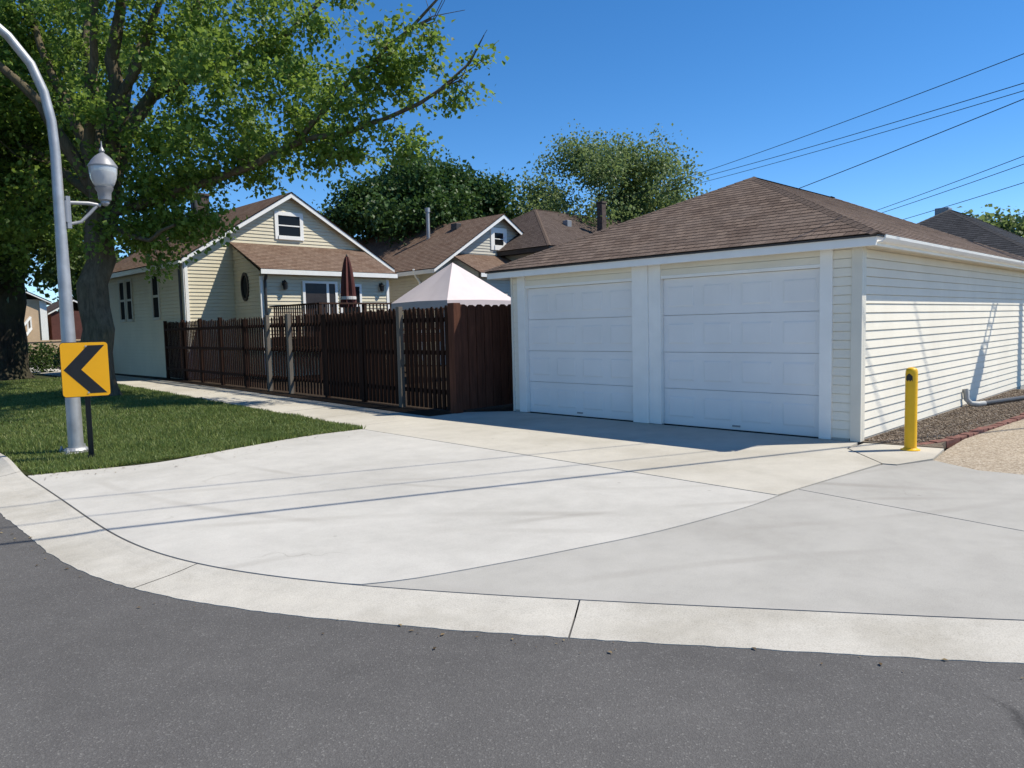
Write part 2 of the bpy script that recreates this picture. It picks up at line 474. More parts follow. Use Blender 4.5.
# the kerb is poured in lengths, with a narrow joint between
kb = MB()
ring = []
for i, a in enumerate(innS):
    o = outS[i]
    # rises to a real kerb beyond the end of the drop in front of the driveway
    t = max(0, min(1, (a[1]-9.7)/1.3)); rise = .10*t*t*(3-2*t)
    jit = 0
    ring.append((a, (o[0]+jit, o[1]+jit), rise))
# densify
dens = []
for (a, o, r), (a2, o2, r2) in zip(ring, ring[1:]):
    L = math.dist(a, a2); n = max(1, int(L/.055)) if L < 4 else max(1, int(L/1.0))
    for k in range(n):
        t = k/n
        j = rng.uniform(-.005, .005)+(rng.uniform(-.012, .008) if rng.random() < .10 else 0) if L < 4 else 0
        dens.append(((a[0]+(a2[0]-a[0])*t, a[1]+(a2[1]-a[1])*t), (o[0]+(o2[0]-o[0])*t+j, o[1]+(o2[1]-o[1])*t+j*.7), r+(r2-r)*t))
JOINTS = [(3.16, 2.67), (1.9, 5.06), (2.02, 10.1), (4.9, .15)]
def sect(a, o, r):
    L = lambda t, z: (o[0]+(a[0]-o[0])*t, o[1]+(a[1]-o[1])*t, z)
    return [L(0, -.06), L(0, .004), L(.55, .010+.2*r), L(.80, .018+.75*r), L(.90, .024+r), L(.985, .026+r), L(.985, -.10)]
prev = None; breaks = 0
jset = {min(range(len(dens)), key=lambda q: math.dist(dens[q][0], j)) for j in JOINTS}
for di, (a, o, r) in enumerate(dens):
    cur = sect(a, o, r)
    if prev is not None:
        if di in jset:
            t = .84      # leave a joint
            q = [tuple(prev[k][m]+(cur[k][m]-prev[k][m])*t for m in range(3)) for k in range(7)]
            for k in range(6): kb.poly([prev[k], prev[k+1], q[k+1], q[k]])
        else:
            for k in range(6): kb.poly([prev[k], prev[k+1], cur[k+1], cur[k]])
    prev, pa = cur, a
struct(kb.build('kerb', M['kerb']))
jb = MB(); jb.poly([(1.6, 10.0, -.02), (1.6, 5.0, -.02), (2.4, 3.6, -.02), (4.6, .3, -.02), (9.2, -6.3, -.02), (9.9, -6, -.02), (9.9, 9.9, -.02)])
struct(jb.build('joint_bed', M['joint']))

def inn_between(y0, y1, off=.012):
    P = [p for p in innS if min(y0, y1) <= p[1] <= max(y0, y1)]
    return [(x+off, y+off*.4) for x, y in P]
GAP = .008
SL = .026
J3 = smooth_line([(2.50, 3.86), (2.81, 3.69), (3.45, 3.47), (3.91, 3.335), (4.69, 3.13), (5.72, 2.99), (6.31, 2.97)], 4)
# panel of the driveway between street and pavement
edge = inn_between(9.85, 3.95)
lawn_edge = smooth_line([(6.56, 9.93), (5.58, 9.98), (4.28, 9.72), (3.3, 9.50), (2.5, 9.72), (2.05, 9.85)], 4)
P = [(x, y+.0) for x, y in lawn_edge] + edge + [(x, y+GAP) for x, y in J3] + [(6.31-GAP, 2.99), (6.44, 6.5)]
struct(MB().prism(P, -.06, SL).build('driveway', M['conc']))
# pavement / garage apron strip
P = [(6.31+GAP, 2.99), (6.44+2*GAP, 6.5), (6.56+GAP, 9.93), (6.66, 10.28), (8.2, 10.30), (9.05, 10.25), (9.62, 9.62), (9.64, 3.5), (9.10, 3.44), (8.37, 2.80)]
struct(MB().prism(P, -.06, SL+.002).build('pavement', M['walk']))
# alley mouth panels
edge2 = inn_between(3.86, -.9)
P = edge2 + [(5.80-GAP, -.9), (6.35-GAP, 1.14), (6.66-GAP, 2.945), (6.31, 2.97-GAP)] + [(x, y-GAP) for x, y in reversed(J3)][1:]
struct(MB().prism(P, -.06, SL-.002).build('alley_apron', M['conc2']))
P = [(6.66+GAP, 2.945), (6.35+GAP, 1.14), (5.80+GAP, -.9)] + inn_between(-.93, -3.9) + [(8.3, -3.9), (8.55, -1), (8.6, 1.56), (8.58, 1.94), (8.9, 2.44), (8.36, 2.64), (8.34, 2.77)]
struct(MB().prism(P, -.06, SL-.002).build('alley_apron', M['conc2']))
P = [(8.39, 2.79), (8.42, 2.66), (9.0, 2.47), (9.75, 2.56), (9.72, 3.0), (9.62, 3.42), (9.12, 3.42)]
struct(MB().prism(P, -.06, SL).build('pavement', M['walk']))
# pavement going on along the fence, slab by slab
y = 10.31
while y < 64:
    y2 = y+1.52
    xa = lambda q: 6.68+(q-10.3)*.080 if q < 27 else 8.02+(q-27)*.03
    wl = lambda q: xa(q)+1.55
    struct(MB().prism([(xa(y), y+.006), (wl(y), y+.006), (wl(y2), y2-.006), (xa(y2), y2-.006)], -.06, SL+.002+rng.uniform(-.003, .003)).build('pavement', M['walk']))
    y = y2
# far crossing path
struct(MB().prism([(2.2, 43.5), (2.2, 45.2), (26, 52.5), (26, 50.8)], -.05, .028).build('path', M['walk']))
# alley surface with exposed aggregate, running away beside the garage
P = [(8.60, 1.56), (8.58, 1.94), (8.92, 2.44), (9.75, 2.53), (10.7, 2.58), (13.4, 2.42), (18.2, 2.35), (80, 2.2), (80, -2.2), (8.6, -2.0), (8.56, -1)]
struct(MB().prism(P, -.05, SL-.008).build('alley', M['agg']))
# planted edge beside the garage
P = [(9.66, 3.3), (9.76, 2.56), (10.02, 2.66), (10.71, 2.70), (11.74, 2.64), (13.4, 2.52), (18.2, 2.45), (18.2, 3.55), (9.66, 3.55)]
struct(MB().prism(P, -.05, .035).build('gravel_bed', M['bed']))
# lawn soil and mulch strip
P = [(2.06, 60), (2.04, 20), (2.0, 11.4), (1.97, 10.2), (2.03, 9.87), (2.5, 9.74), (3.3, 9.52), (4.28, 9.74), (5.58, 10.0), (6.58, 9.95), (6.67, 10.3), (8.0, 27), (8.9, 60)]
struct(MB().prism(P, -.1, .030).build('lawn', M['soil']))
P = [(8.22, 10.28), (9.5, 10.24), (10.3, 28), (10.6, 60), (10.4, 60), (9.6, 28)]
struct(MB().prism(P, -.1, .022).build('mulch_strip', M['mulch']))
P = [(8.95, 10.3), (10.3, 28), (10.6, 60), (60, 60), (60, 9.6), (9.6, 9.6)]
struct(MB().prism(P, -.1, .012).build('yard', M['mulch']))

# ------------------------------------------------------------------ grass
def grass(n=150000):
    r = np.random.default_rng(3)
    u = r.random(n)
    y = 9.6 + 22*u**1.7
    xl = np.where(y < 11, 2.06, 2.1); xr = np.where(y < 10.3, 6.6, 6.64+(y-10.3)*.0795)
    x = xl+(xr-xl)*r.random(n)
    le = np.array(sorted(lawn_edge)); yb = np.interp(x, le[:, 0], le[:, 1])
    keep = y > yb-.055+.09*r.random(n)**.6
    x, y = x[keep], y[keep]; n = len(x)
    clump = np.sin(x*3.1+1.3*np.sin(y*2.3))*np.sin(y*2.7+np.sin(x*1.9))
    h = (.035+.035*r.random(n))*(1+.35*clump)
    a = r.random(n)*2*np.pi; w = .005+.004*r.random(n)+.0004*(y-9)
    lean = r.normal(0, .025, (n, 2))
    V = np.zeros((n, 3, 3), np.float32)
    V[:, 0, 0] = x-np.cos(a)*w; V[:, 0, 1] = y-np.sin(a)*w; V[:, 0, 2] = .028
    V[:, 1, 0] = x+np.cos(a)*w; V[:, 1, 1] = y+np.sin(a)*w; V[:, 1, 2] = .028
    V[:, 2, 0] = x+lean[:, 0]; V[:, 2, 1] = y+lean[:, 1]; V[:, 2, 2] = .028+h
    return V.reshape(-1, 3), n
def tri_mesh(name, verts, nf, k, mat, parent=None):
    me = bpy.data.meshes.new(name)
    me.vertices.add(len(verts)); me.vertices.foreach_set('co', np.ascontiguousarray(verts, np.float32).ravel())
    return me
def mesh_np(name, verts, faces, mat, parent=None):
    """faces: (n,k) int array"""
    me = bpy.data.meshes.new(name); n, k = faces.shape
    me.vertices.add(len(verts)); me.vertices.foreach_set('co', np.ascontiguousarray(verts, np.float32).ravel())
    me.loops.add(n*k); me.loops.foreach_set('vertex_index', np.ascontiguousarray(faces, np.int32).ravel())
    me.polygons.add(n); me.polygons.foreach_set('loop_start', np.arange(0, n*k, k, dtype=np.int32))
    me.update(calc_edges=True); me.validate(); me.materials.append(mat)
    o = bpy.data.objects.new(name, me); COL.objects.link(o)
    if parent is not None: o.parent = parent; o.matrix_parent_inverse = Matrix.Translation(-parent.location)
    return o
gv, gn = grass()
go = mesh_np('grass', gv, np.arange(gn*3).reshape(-1, 3), M['grass'])
tag(go, 'short green grass of the corner lawn under the trees', 'grass', kind='stuff')

# ------------------------------------------------------------------ garage
def hip_roof(parent, x0, x1, y0, y1, z, rx0, rx1, ry, rz, mat, capmat, course=.145, lip=.006):
    mb = MB()
    A, B, C_, D = Vector((x0, y0, z)), Vector((x1, y0, z)), Vector((x1, y1, z)), Vector((x0, y1, z))
    E, F = Vector((rx0, ry, rz)), Vector((rx1, ry, rz))
    for P in ([D, A, E], [A, B, F, E], [B, C_, F], [C_, D, E, F]):
        O = P[0]; U = (P[1]-O).normalized(); N = (P[1]-O).cross(P[2]-O).normalized(); V = N.cross(U)
        lap(mb, O, U, V, N, [((q-O).dot(U), (q-O).dot(V)) for q in P], course, lip)
    mb.poly([A+Vector((0, 0, .0)), D+Vector((0, 0, .0)), C_+Vector((0, 0, .0)), B+Vector((0, 0, .0))])
    ro = mb.build('roof', mat, parent)
    cap = MB()
    for a, b in ((A, E), (D, E), (B, F), (C_, F), (E, F)):
        d = b-a; n = max(1, int(d.length/.16)); d.normalize()
        side = d.cross(Vector((0, 0, 1))).normalized(); up = side.cross(d)
        for k in range(n):
            p = a+d*(.16*k); q = p+d*.22
            for s in (-1, 1):
                e = side*s*.085-up*.035
                u0, u1 = up*.018, up*.010
                f = [p+u0, q+u1, q+u1+e, p+u0+e]
                if s < 0: f.reverse()
                cap.poly(f)
                cap.poly([p+u0, p+u0+e, p+e, p] if s > 0 else [p, p+e, p+u0+e, p+u0])
    cap.build('ridge_cap', capmat, ro)
    return ro

GX, GY0, GY1, GX1 = 9.67, 3.51, 9.58, 19.45
gar = thing('garage', (GX, GY0, 0), 'cream sided double garage with two white overhead doors and a brown hip roof', 'garage')
zt = 2.475
w = MB()
lap(w, (GX, GY0, .06), (1, 0, 0), (0, 0, 1), (0, -1, 0), [(.0, 0), (GX1-GX, 0), (GX1-GX, zt-.06), (.0, zt-.06)], .114, .013, slot=.009)
w.poly([(GX, GY1, .0), (GX1, GY1, 0), (GX1, GY1, zt), (GX, GY1, zt)][::-1]); w.poly([(GX1, GY0, 0), (GX1, GY1, 0), (GX1, GY1, zt), (GX1, GY0, zt)])
for a, b in ((3.60, 3.84), (9.44, 9.58)):
    lap(w, (GX, b, .06), (0, -1, 0), (0, 0, 1), (-1, 0, 0), [(0, 0), (b-a, 0), (b-a, zt-.06), (0, zt-.06)], .114, .013, slot=.009)
# header band of clapboard over the doors and dark interior backing behind the doors
for a, b in ((3.98, 6.42), (6.94, 9.28)):
    lap(w, (GX-.004, b, 2.275), (0, -1, 0), (0, 0, 1), (-1, 0, 0), [(0, 0), (b-a, 0), (b-a, zt-2.275), (0, zt-2.275)], .114, .013, slot=.009)
w.poly([(GX+.14, 3.6, 0), (GX+.14, 3.6, zt), (GX+.14, 9.5, zt), (GX+.14, 9.5, 0)])
w.build('wall', M['siding'], gar)
MB().box(GX-.006, GX1, GY0-.006, GY0+.1, -.05, .066).box(GX-.004, GX+.1, 3.62, 3.84, -.05, .064).box(GX-.004, GX+.1, 9.44, 9.57, -.05, .064).build_each('foundation', M['kerb'], gar)
# white posts and casings (proud of the siding)
t = MB()
t.box(GX-.035, GX+.12, 3.84, 4.00, .03, zt)
t.box(GX-.035, GX+.12, 9.27, 9.45, .03, zt)
t.build_each('casing', M['trim'], gar, bevel=.004)
t = MB(); t.box(GX-.05, GX+.12, 6.64, 6.93, .03, zt).box(GX-.03, GX+.12, 6.42, 6.56, .03, zt).box(GX-.02, GX+.12, 6.56, 6.64, .03, zt)
t.build('centre_post', M['trim'], gar, bevel=.004)
t = MB()
for a, b in ((4.003, 6.417), (6.933, 9.267)): t.box(GX-.02, GX+.1, a, b, 2.245, 2.29)
t.build_each('head_casing', M['trim'], gar, bevel=.003)
t = MB(); t.box(GX-.04, GX+.03, GY0-.04, 3.60, .03, zt).box(GX+.03, GX+.10, GY0-.04, GY0+.03, .03, zt)
t.build_each('corner_trim', M['creamtrim'], gar, bevel=.004)
t = MB(); t.box(GX-.03, GX+.02, 9.575, 9.62, .03, zt); t.build_each('corner_trim', M['creamtrim'], gar, bevel=.004)
# overhead doors: four sections each, four raised panels a section
for a, b, lab in ((4.003, 6.417, None), (6.933, 9.267, None)):
    d = MB(); xf = GX+.055
    H = 2.245/4
    for s in range(4):
        z0, z1 = .035+s*H*.985, .035+(s+1)*H*.985-.006
        d.box(xf, xf+.05, a, b, z0, z1)
        pw = (b-a)/4
        for k in range(4):
            ya, yb = a+pw*k+.08, a+pw*(k+1)-.08; za, zb = z0+.12, z1-.12
            # embossed panel: sunk moulding, raised field
            o = [(ya, za), (yb, za), (yb, zb), (ya, zb)]; i_ = [(ya+.022, za+.022), (yb-.022, za+.022), (yb-.022, zb-.022), (ya+.022, zb-.022)]
            for m in range(4):
                p, q = o[m], o[(m+1) % 4]; p2, q2 = i_[m], i_[(m+1) % 4]
                d.poly([(xf-.001, *p), (xf-.007, *p2), (xf-.007, *q2), (xf-.001, *q)])
            d.poly([(xf-.007, *i_[0]), (xf-.007, *i_[3]), (xf-.007, *i_[2]), (xf-.007, *i_[1])])
    do = d.build('garage_door', M['door'], gar)
    MB().box(xf-.006, xf+.04, a, b, .012, .033).build('bottom_seal', M['black'], do)
    MB().box(xf-.012, xf+.0, (a+b)/2-.06, (a+b)/2+.06, .075, .10).build('handle', M['lampgrey'], do)
# eaves: soffit, fascia, gutter, drip edge
EX0, EX1, EY0, EY1, EZ = 9.40, 19.72, 3.24, 9.98, 2.585
MB().box(EX0+.02, EX1-.02, EY0+.02, EY1-.02, zt, zt+.02).build('soffit', M['creamtrim'], gar)
t = MB(); t.box(EX0, EX0+.03, EY0, EY1, 2.445, 2.572).box(EX0+.03, EX1, EY0, EY0+.03, 2.445, 2.57).box(EX0+.03, EX1, EY1-.03, EY1, 2.445, 2.57).box(EX1, EX1+.03, EY0, EY1, 2.445, 2.57)
t.build_each('fascia', M['trim'], gar, bevel=.003)
t = MB()
prof = [(-.003, 2.485), (-.06, 2.485), (-.075, 2.50), (-.095, 2.53), (-.10, 2.565), (-.085, 2.565), (-.08, 2.53), (-.06, 2.50), (-.003, 2.49)]
for (y_, z_), (y2, z2) in zip(prof, prof[1:]):
    t.poly([(EX0+.05, EY0+y_, z_), (EX1, EY0+y_, z_), (EX1, EY0+y2, z2), (EX0+.05, EY0+y2, z2)][::-1])
t.poly([(EX0+.05, EY0+y_, z_) for y_, z_ in prof])
t.build('gutter', M['trim'], gar)
ro = hip_roof(gar, EX0-.03, EX1+.04, EY0-.035, EY1+.03, EZ, 12.85, 16.3, 6.55, 4.16, M['shingle'], M['cap'])
t = MB(); t.box(EX0-.025, EX0-.002, EY0-.02, EY1+.02, EZ-.035, EZ-.012).box(EX0, EX1, EY0-.02, EY0-.002, EZ-.03, EZ-.012)
t.build('drip_edge', M['drip'], ro)

# ------------------------------------------------------------------ generic gabled house
def window(parent, name, O, U, N, w_, h_, frame=M['trim'], fr=.09, rail=True, glass=None):
    """framed sash: O lower-left corner on the wall, U along wall, N outwards"""
    O, U, N = map(Vector, (O, U, N)); Z = Vector((0, 0, 1))
    m = Matrix(((U.x, Z.x, N.x, O.x), (U.y, Z.y, N.y, O.y), (U.z, Z.z, N.z, O.z), (0, 0, 0, 1)))
    f = MB(); D0, D1 = -.02, .055
    f.box(-fr, 0, -fr, h_+fr, D0, D1, m).box(w_, w_+fr, -fr, h_+fr, D0, D1, m)
    f.box(0, w_, h_, h_+fr, D0, D1, m).box(-.02, w_+.02, -fr, 0, D0, D1+.03, m)
    if rail: f.box(0, w_, h_*.48, h_*.54, D0, D1-.012, m)
    fo = f.build(name, frame, parent, bevel=.004)
    p = MB(); p.box(0, w_, 0, h_, D0, .026, m); p.build('pane', glass or M['glass'], fo)
    return fo

def gable_roof(parent, x0, x1, y0, y1, ze, xr, zr, mat, oh=.35, th=.14, trim=M['trim'], name='roof'):
    """ridge along Y; two lapped planes, white rake boards"""
    mb = MB()
    for xe in (x0-oh, x1+oh):
        k = (zr-ze)/abs(xr-(x0 if xe < xr else x1))
        zE = zr-k*abs(xr-xe)
        A, B = (Vector((xe, y1+oh, zE)), Vector((xe, y0-oh, zE))) if xe < xr else (Vector((xe, y0-oh, zE)), Vector((xe, y1+oh, zE)))
        Cc, Dd = Vector((xr, B.y, zr)), Vector((xr, A.y, zr))
        U = (B-A).normalized(); N = (B-A).cross(Dd-A).normalized(); V = N.cross(U)
        lap(mb, A, U, V, N, [(0, 0), ((B-A).length, 0), ((B-A).length, (Dd-A).length), (0, (Dd-A).length)], .145, .010)
        lo = Vector((0, 0, -.03)); mb.poly([A+lo, Dd+lo, Cc+lo, B+lo])
    ro = mb.build(name, mat, parent)
    rk = MB()
    for yy in (y0-oh, y1+oh):
        s = -1 if yy == y0-oh else 1
        for xe in (x0-oh, x1+oh):
            k = (zr-ze)/abs(xr-(x0 if xe < xr else x1)); zE = zr-k*abs(xr-xe)
            pts = [(xe, zE-.035), (xr, zr-.035), (xr, zr-.20), (xe, zE-.17)]
            ya, yb = yy-.02*s, yy-.05*s
            F = [Vector((px, ya, pz)) for px, pz in pts]; Bk = [Vector((px, yb, pz)) for px, pz in pts]
            if (F[1]-F[0]).cross(F[2]-F[0]).y*s < 0: F.reverse(); Bk.reverse()
            rk.poly(F); rk.poly(Bk[::-1])
            for i in range(4): rk.poly([F[i], Bk[i], Bk[(i+1) % 4], F[(i+1) % 4]])
    rk.build_each('rake_board', trim, ro)
    # sloping soffits under the overhang and eave fascias
    sf = MB()
    for xe in (x0-oh, x1+oh):
        k = (zr-ze)/abs(xr-(x0 if xe < xr else x1)); zE = zr-k*abs(xr-xe)
        s = 1 if xe < xr else -1
        sf.box(min(xe, xe+s*.03), max(xe, xe+s*.03), y0-oh+.06, y1+oh-.06, zE-.20, zE-.033)
    sf.build_each('fascia', trim, ro)
    return ro

def gable_walls(parent, x0, x1, y0, y1, ze, xr, zr, mat, course=.125):
    w = MB()
    k0 = (zr-ze)/(xr-x0)
    top = [(0, 0), (x1-x0, 0), (x1-x0, ze), (xr-x0, zr-.03), (0, ze)]
    lap(w, (x0, y0, 0), (1, 0, 0), (0, 0, 1), (0, -1, 0), top, course, .022, slot=.011)
    lap(w, (x1, y1, 0), (-1, 0, 0), (0, 0, 1), (0, 1, 0), [((x1-x0)-u, v) for u, v in top][::-1], course*2, .022, slot=.011)
    lap(w, (x0, y1, 0), (0, -1, 0), (0, 0, 1), (-1, 0, 0), [(0, 0), (y1-y0, 0), (y1-y0, ze), (0, ze)], course, .022, slot=.011)
    lap(w, (x1, y0, 0), (0, 1, 0), (0, 0, 1), (1, 0, 0), [(0, 0), (y1-y0, 0), (y1-y0, ze), (0, ze)], course*2, .022, slot=.011)
    return w.build('wall', mat, parent)

def lantern(parent, p):
    b = MB(); x, y_, z = p
    b.box(x-.05, x+.05, y_-.03, y_, z-.06, z+.10)
    b.tube([(x, y_-.03, z+.08), (x, y_-.12, z+.12), (x, y_-.14, z+.04)], .012, 6)
    b.lathe((x, y_-.14, z-.22), [(.03, 0), (.075, .03), (.085, .2), (.10, .22), (.03, .30), (.01, .33)], 8)
    return b.build('lantern', M['black'], parent)

# ---- house with the porch
H1 = dict(x0=10.2, x1=18.5, y0=25.75, y1=34.4, ze=4.22, xr=14.2, zr=6.72)
h1 = thing('house', (14.2, 25.75, 0), 'cream clapboard house with a brown gable roof, porch roof and small attic window', 'house')
gable_walls(h1, mat=M['siding_house'], **H1)
r1 = gable_roof(h1, H1['x0'], H1['x1'], H1['y0'], H1['y1'], H1['ze'], H1['xr'], H1['zr'], M['shingle_house'], .26)
window(h1, 'window', (13.72, 25.75, 5.12), (1, 0, 0), (0, -1, 0), .88, .74, fr=.14)
for yy in (32.15, 31.35): window(h1, 'window', (10.2, yy, 2.2), (0, -1, 0), (-1, 0, 0), .5, 1.45, frame=M['siding_grey'], fr=.10, glass=M['screen'])
window(h1, 'window', (10.2, 28.62, 2.2), (0, -1, 0), (-1, 0, 0), .55, 1.5, frame=M['siding_grey'], fr=.10, glass=M['screen'])
MB().box(10.15, 10.19, 25.69, 25.8, .1, 4.1).box(10.17, 10.30, 25.69, 25.735, .1, 4.1).build_each('corner_trim', M['trim'], h1)
MB().tube([(10.10, 25.9, 4.0), (10.10, 25.9, .2)], .045, 8).build('downspout', M['dkpipe'], h1)
MB().box(10.08, 10.19, 26.3, 26.75, .4, 1.05).build('vent_hatch', M['siding_grey'], h1)
# chimney and vent pipe on the roof
c1 = MB(); c1.box(13.2, 13.75, 31.6, 32.2, 5.6, 7.35).box(13.15, 13.8, 31.55, 32.25, 7.35, 7.45); c1.build('chimney', M['brickdark'], r1, bevel=.01)
c1 = MB(); c1.tube([(12.55, 30.2, 5.2), (12.55, 30.2, 7.0)], .09, 12); c1.tube([(12.55, 30.2, 7.0), (12.55, 30.2, 7.1)], .13, 12); c1.build('flue_pipe', M['dkpipe'], r1)
# enclosed porch room in front of the gable
PX0, PX1, PY, PZ = 11.93, 17.1, 23.75, 3.62
pw = MB()
lap(pw, (PX0, 25.74, 0), (0, -1, 0), (0, 0, 1), (-1, 0, 0), [(0, 0), (25.74-PY, 0), (25.74-PY, PZ), (0, 4.62)], .125, .022, slot=.011)
lap(pw, (PX0, PY, 0), (1, 0, 0), (0, 0, 1), (0, -1, 0), [(0, 0), (PX1-PX0, 0), (PX1-PX0, PZ), (0, PZ)], .125, .022, slot=.011)
lap(pw, (PX1, PY, 0), (0, 1, 0), (0, 0, 1), (1, 0, 0), [(0, 0), (25.74-PY, 0), (25.74-PY, 4.62), (0, PZ)], .125, .022, slot=.011)
pw.build('porch_wall', M['siding_house'], h1)
pr = MB()
A, B = Vector((PX0-.12, PY-.32, 3.68)), Vector((PX1+.22, PY-.32, 3.68)); C2 = Vector((PX1+.22, 25.72, 4.76)); D2 = Vector((PX0-.12, 25.72, 4.76))
U = Vector((1, 0, 0)); N = (B-A).cross(D2-A).normalized(); V = N.cross(U)
lap(pr, A, U, V, N, [(0, 0), ((B-A).length, 0), ((B-A).length, (D2-A).length), (0, (D2-A).length)], .145, .010)
lo = Vector((0, 0, -.05)); pr.poly([A+lo, D2+lo, C2+lo, B+lo]); pr.poly([A, D2, D2+lo, A+lo]); pr.poly([B, B+lo, C2+lo, C2])
po = pr.build('porch_roof', M['shingle_house'], h1)
MB().box(A.x-.02, B.x+.02, A.y-.03, A.y+.0, 3.51, 3.665).build('fascia', M['trim'], po)
MB().box(A.x, B.x, A.y+.0, PY-.02, 3.53, 3.55).build('soffit', M['creamtrim'], po)
d = MB(); d.box(13.55, 14.75, PY-.05, PY+.0, 1.05, 3.25); do = d.build('door', M['darkdoor'], h1)
f = MB(); f.box(13.45, 13.55, PY-.07, PY, 1.0, 3.33).box(14.75, 14.85, PY-.07, PY, 1.0, 3.33).box(13.55, 14.75, PY-.07, PY, 3.25, 3.33).box(14.4, 14.5, PY-.06, PY-.05, 1.05, 3.25).build('door_frame', M['trim'], do)
window(h1, 'window', (15.05, PY, 1.75), (1, 0, 0), (0, -1, 0), .75, 1.42)
ov = MB(); mrot = Matrix.Translation((PX0-.01, 24.85, 3.15)) @ Matrix.Rotation(R(-90), 4, 'Y')
n = 24
for k in range(n):
    a0, a1 = 2*math.pi*k/n, 2*math.pi*(k+1)/n
    q = lambda a, r, x: (PX0+x, 24.85+math.cos(a)*.22*r, 3.15+math.sin(a)*.40*r)
    ov.poly([q(a0, 1, -.06), q(a1, 1, -.06), q(a1, 1.25, -.06), q(a0, 1.25, -.06)])
    ov.poly([q(a0, 1.25, -.06), q(a1, 1.25, -.06), q(a1, 1.25, 0), q(a0, 1.25, 0)])
    ov.poly([q(a1, 1, -.06), q(a0, 1, -.06), q(a0, 1, -.02), q(a1, 1, -.02)])
ovo = ov.build('oval_window', M['darkdoor'], h1)
pn = MB(); pn.poly([(PX0-.022, 24.85+math.cos(2*math.pi*k/n)*.22, 3.15+math.sin(2*math.pi*k/n)*.40) for k in range(n)]); pn.build('pane', M['glass'], ovo)
for x in (12.75, 16.75): lantern(h1, (x, PY, 3.22))
MB().tube([(11.9+.12, PY-.25, 3.5), (11.9+.15, PY-.08, 3.3), (12.05, PY-.08, .2)], .05, 8).build('downspout', M['dkpipe'], h1)
MB().box(17.03, 17.15, PY-.035, PY+.08, .1, 3.45).box(PX0-.035, PX0+.10, PY-.035, PY+.03, .1, 3.45).build_each('corner_trim', M['trim'], h1)

# ---- second house, further along
H2 = dict(x0=19.9, x1=27.3, y0=24.2, y1=35.5, ze=4.25, xr=23.6, zr=6.55)
h2 = thing('house', (23.6, 24.2, 0), 'cream house behind the white canopy, brown gable roof with square attic vent', 'house')
gable_walls(h2, mat=M['siding_grey'], **H2)
r2 = gable_roof(h2, H2['x0'], H2['x1'], H2['y0'], H2['y1'], H2['ze'], H2['xr'], H2['zr'], M['shingle_house'], .38)
window(h2, 'attic_window', (23.28, 24.2, 5.18), (1, 0, 0), (0, -1, 0), .55, .55, fr=.22)
window(h2, 'window', (19.9, 29.2, 2.1), (0, -1, 0), (-1, 0, 0), .95, 1.15, fr=.14)
MB().tube([(19.5, 25.2, 4.05), (19.62, 25.2, 3.75), (19.82, 25.2, 3.5), (19.82, 25.2, .2)], .05, 8).build('downspout', M['trim'], h2)
pr = MB()
A, B = Vector((20.6, 22.2, 3.75)), Vector((26.9, 22.2, 3.75)); C2 = Vector((26.9, 24.18, 4.7)); D2 = Vector((20.6, 24.18, 4.7))
N = (B-A).cross(D2-A).normalized(); V = N.cross(U)
lap(pr, A, U, V, N, [(0, 0), ((B-A).length, 0), ((B-A).length, (D2-A).length), (0, (D2-A).length)], .145, .010)
lo = Vector((0, 0, -.06)); pr.poly([A+lo, D2+lo, C2+lo, B+lo]); pr.poly([A, D2, D2+lo, A+lo]); pr.poly([B, B+lo, C2+lo, C2])
po = pr.build('porch_roof', M['shingle_house'], h2)
MB().box(20.58, 26.92, 22.17, 22.2, 3.58, 3.735).build('fascia', M['trim'], po)
w = MB(); lap(w, (20.75, 22.5, 0), (1, 0, 0), (0, 0, 1), (0, -1, 0), [(0, 0), (6, 0), (6, 3.7), (0, 3.7)], .125, .022, slot=.011)
lap(w, (20.75, 24.19, 0), (0, -1, 0), (0, 0, 1), (-1, 0, 0), [(0, 0), (1.69, 0), (1.69, 3.8), (0, 4.6)], .125, .022, slot=.011); w.build('porch_wall', M['siding_grey'], h2)
MB().tube([(22.3, 27.6, 5.3), (22.3, 27.6, 7.0)], .09, 12).tube([(22.3, 27.6, 6.95), (22.3, 27.6, 7.15)], .125, 12).build('flue_pipe', M['steel'], r2)
for x, yy in ((21.6, 33), (22.9, 26.3)): 
    z = 4.25+(x-19.9)*2.3/3.7; MB().box(x-.15, x+.15, yy-.2, yy+.2, z-.1, z+.22).build('roof_vent', M['dkpipe'], r2, bevel=.02)

# ---- third house: dark hip roof and brick chimney
h3 = thing('house', (31, 22, 0), 'far house with a dark brown hip roof and tall brick chimney', 'house')
w = MB(); w.box(23.9, 38, 21.5, 29, 0, 4.75); w.build('wall', M['siding_grey'], h3)
r3 = hip_roof(h3, 23.4, 38.5, 21.0, 29.6, 4.9, 27.2, 34.5, 25.3, 7.25, M['shingle_dark'], M['cap'])
MB().box(23.45, 38.4, 21.05, 29.5, 4.7, 4.88).build('fascia', M['drip'], h3)
ch = MB(); ch.box(28.88, 29.20, 22.48, 22.80, 4.6, 7.35).box(28.85, 29.23, 22.45, 22.83, 7.35, 7.44)
ch.build('chimney', M['brickdark'], r3, bevel=.01)
for x, yy in ((27.6, 23.6),):
    z = 4.9+min((yy-21)/4.3, (x-23.4)/3.8)*2.35
    MB().box(x-.16, x+.16, yy-.16, yy+.16, z-.12, z+.22).build('roof_vent', M['lampgrey'], r3, bevel=.02)

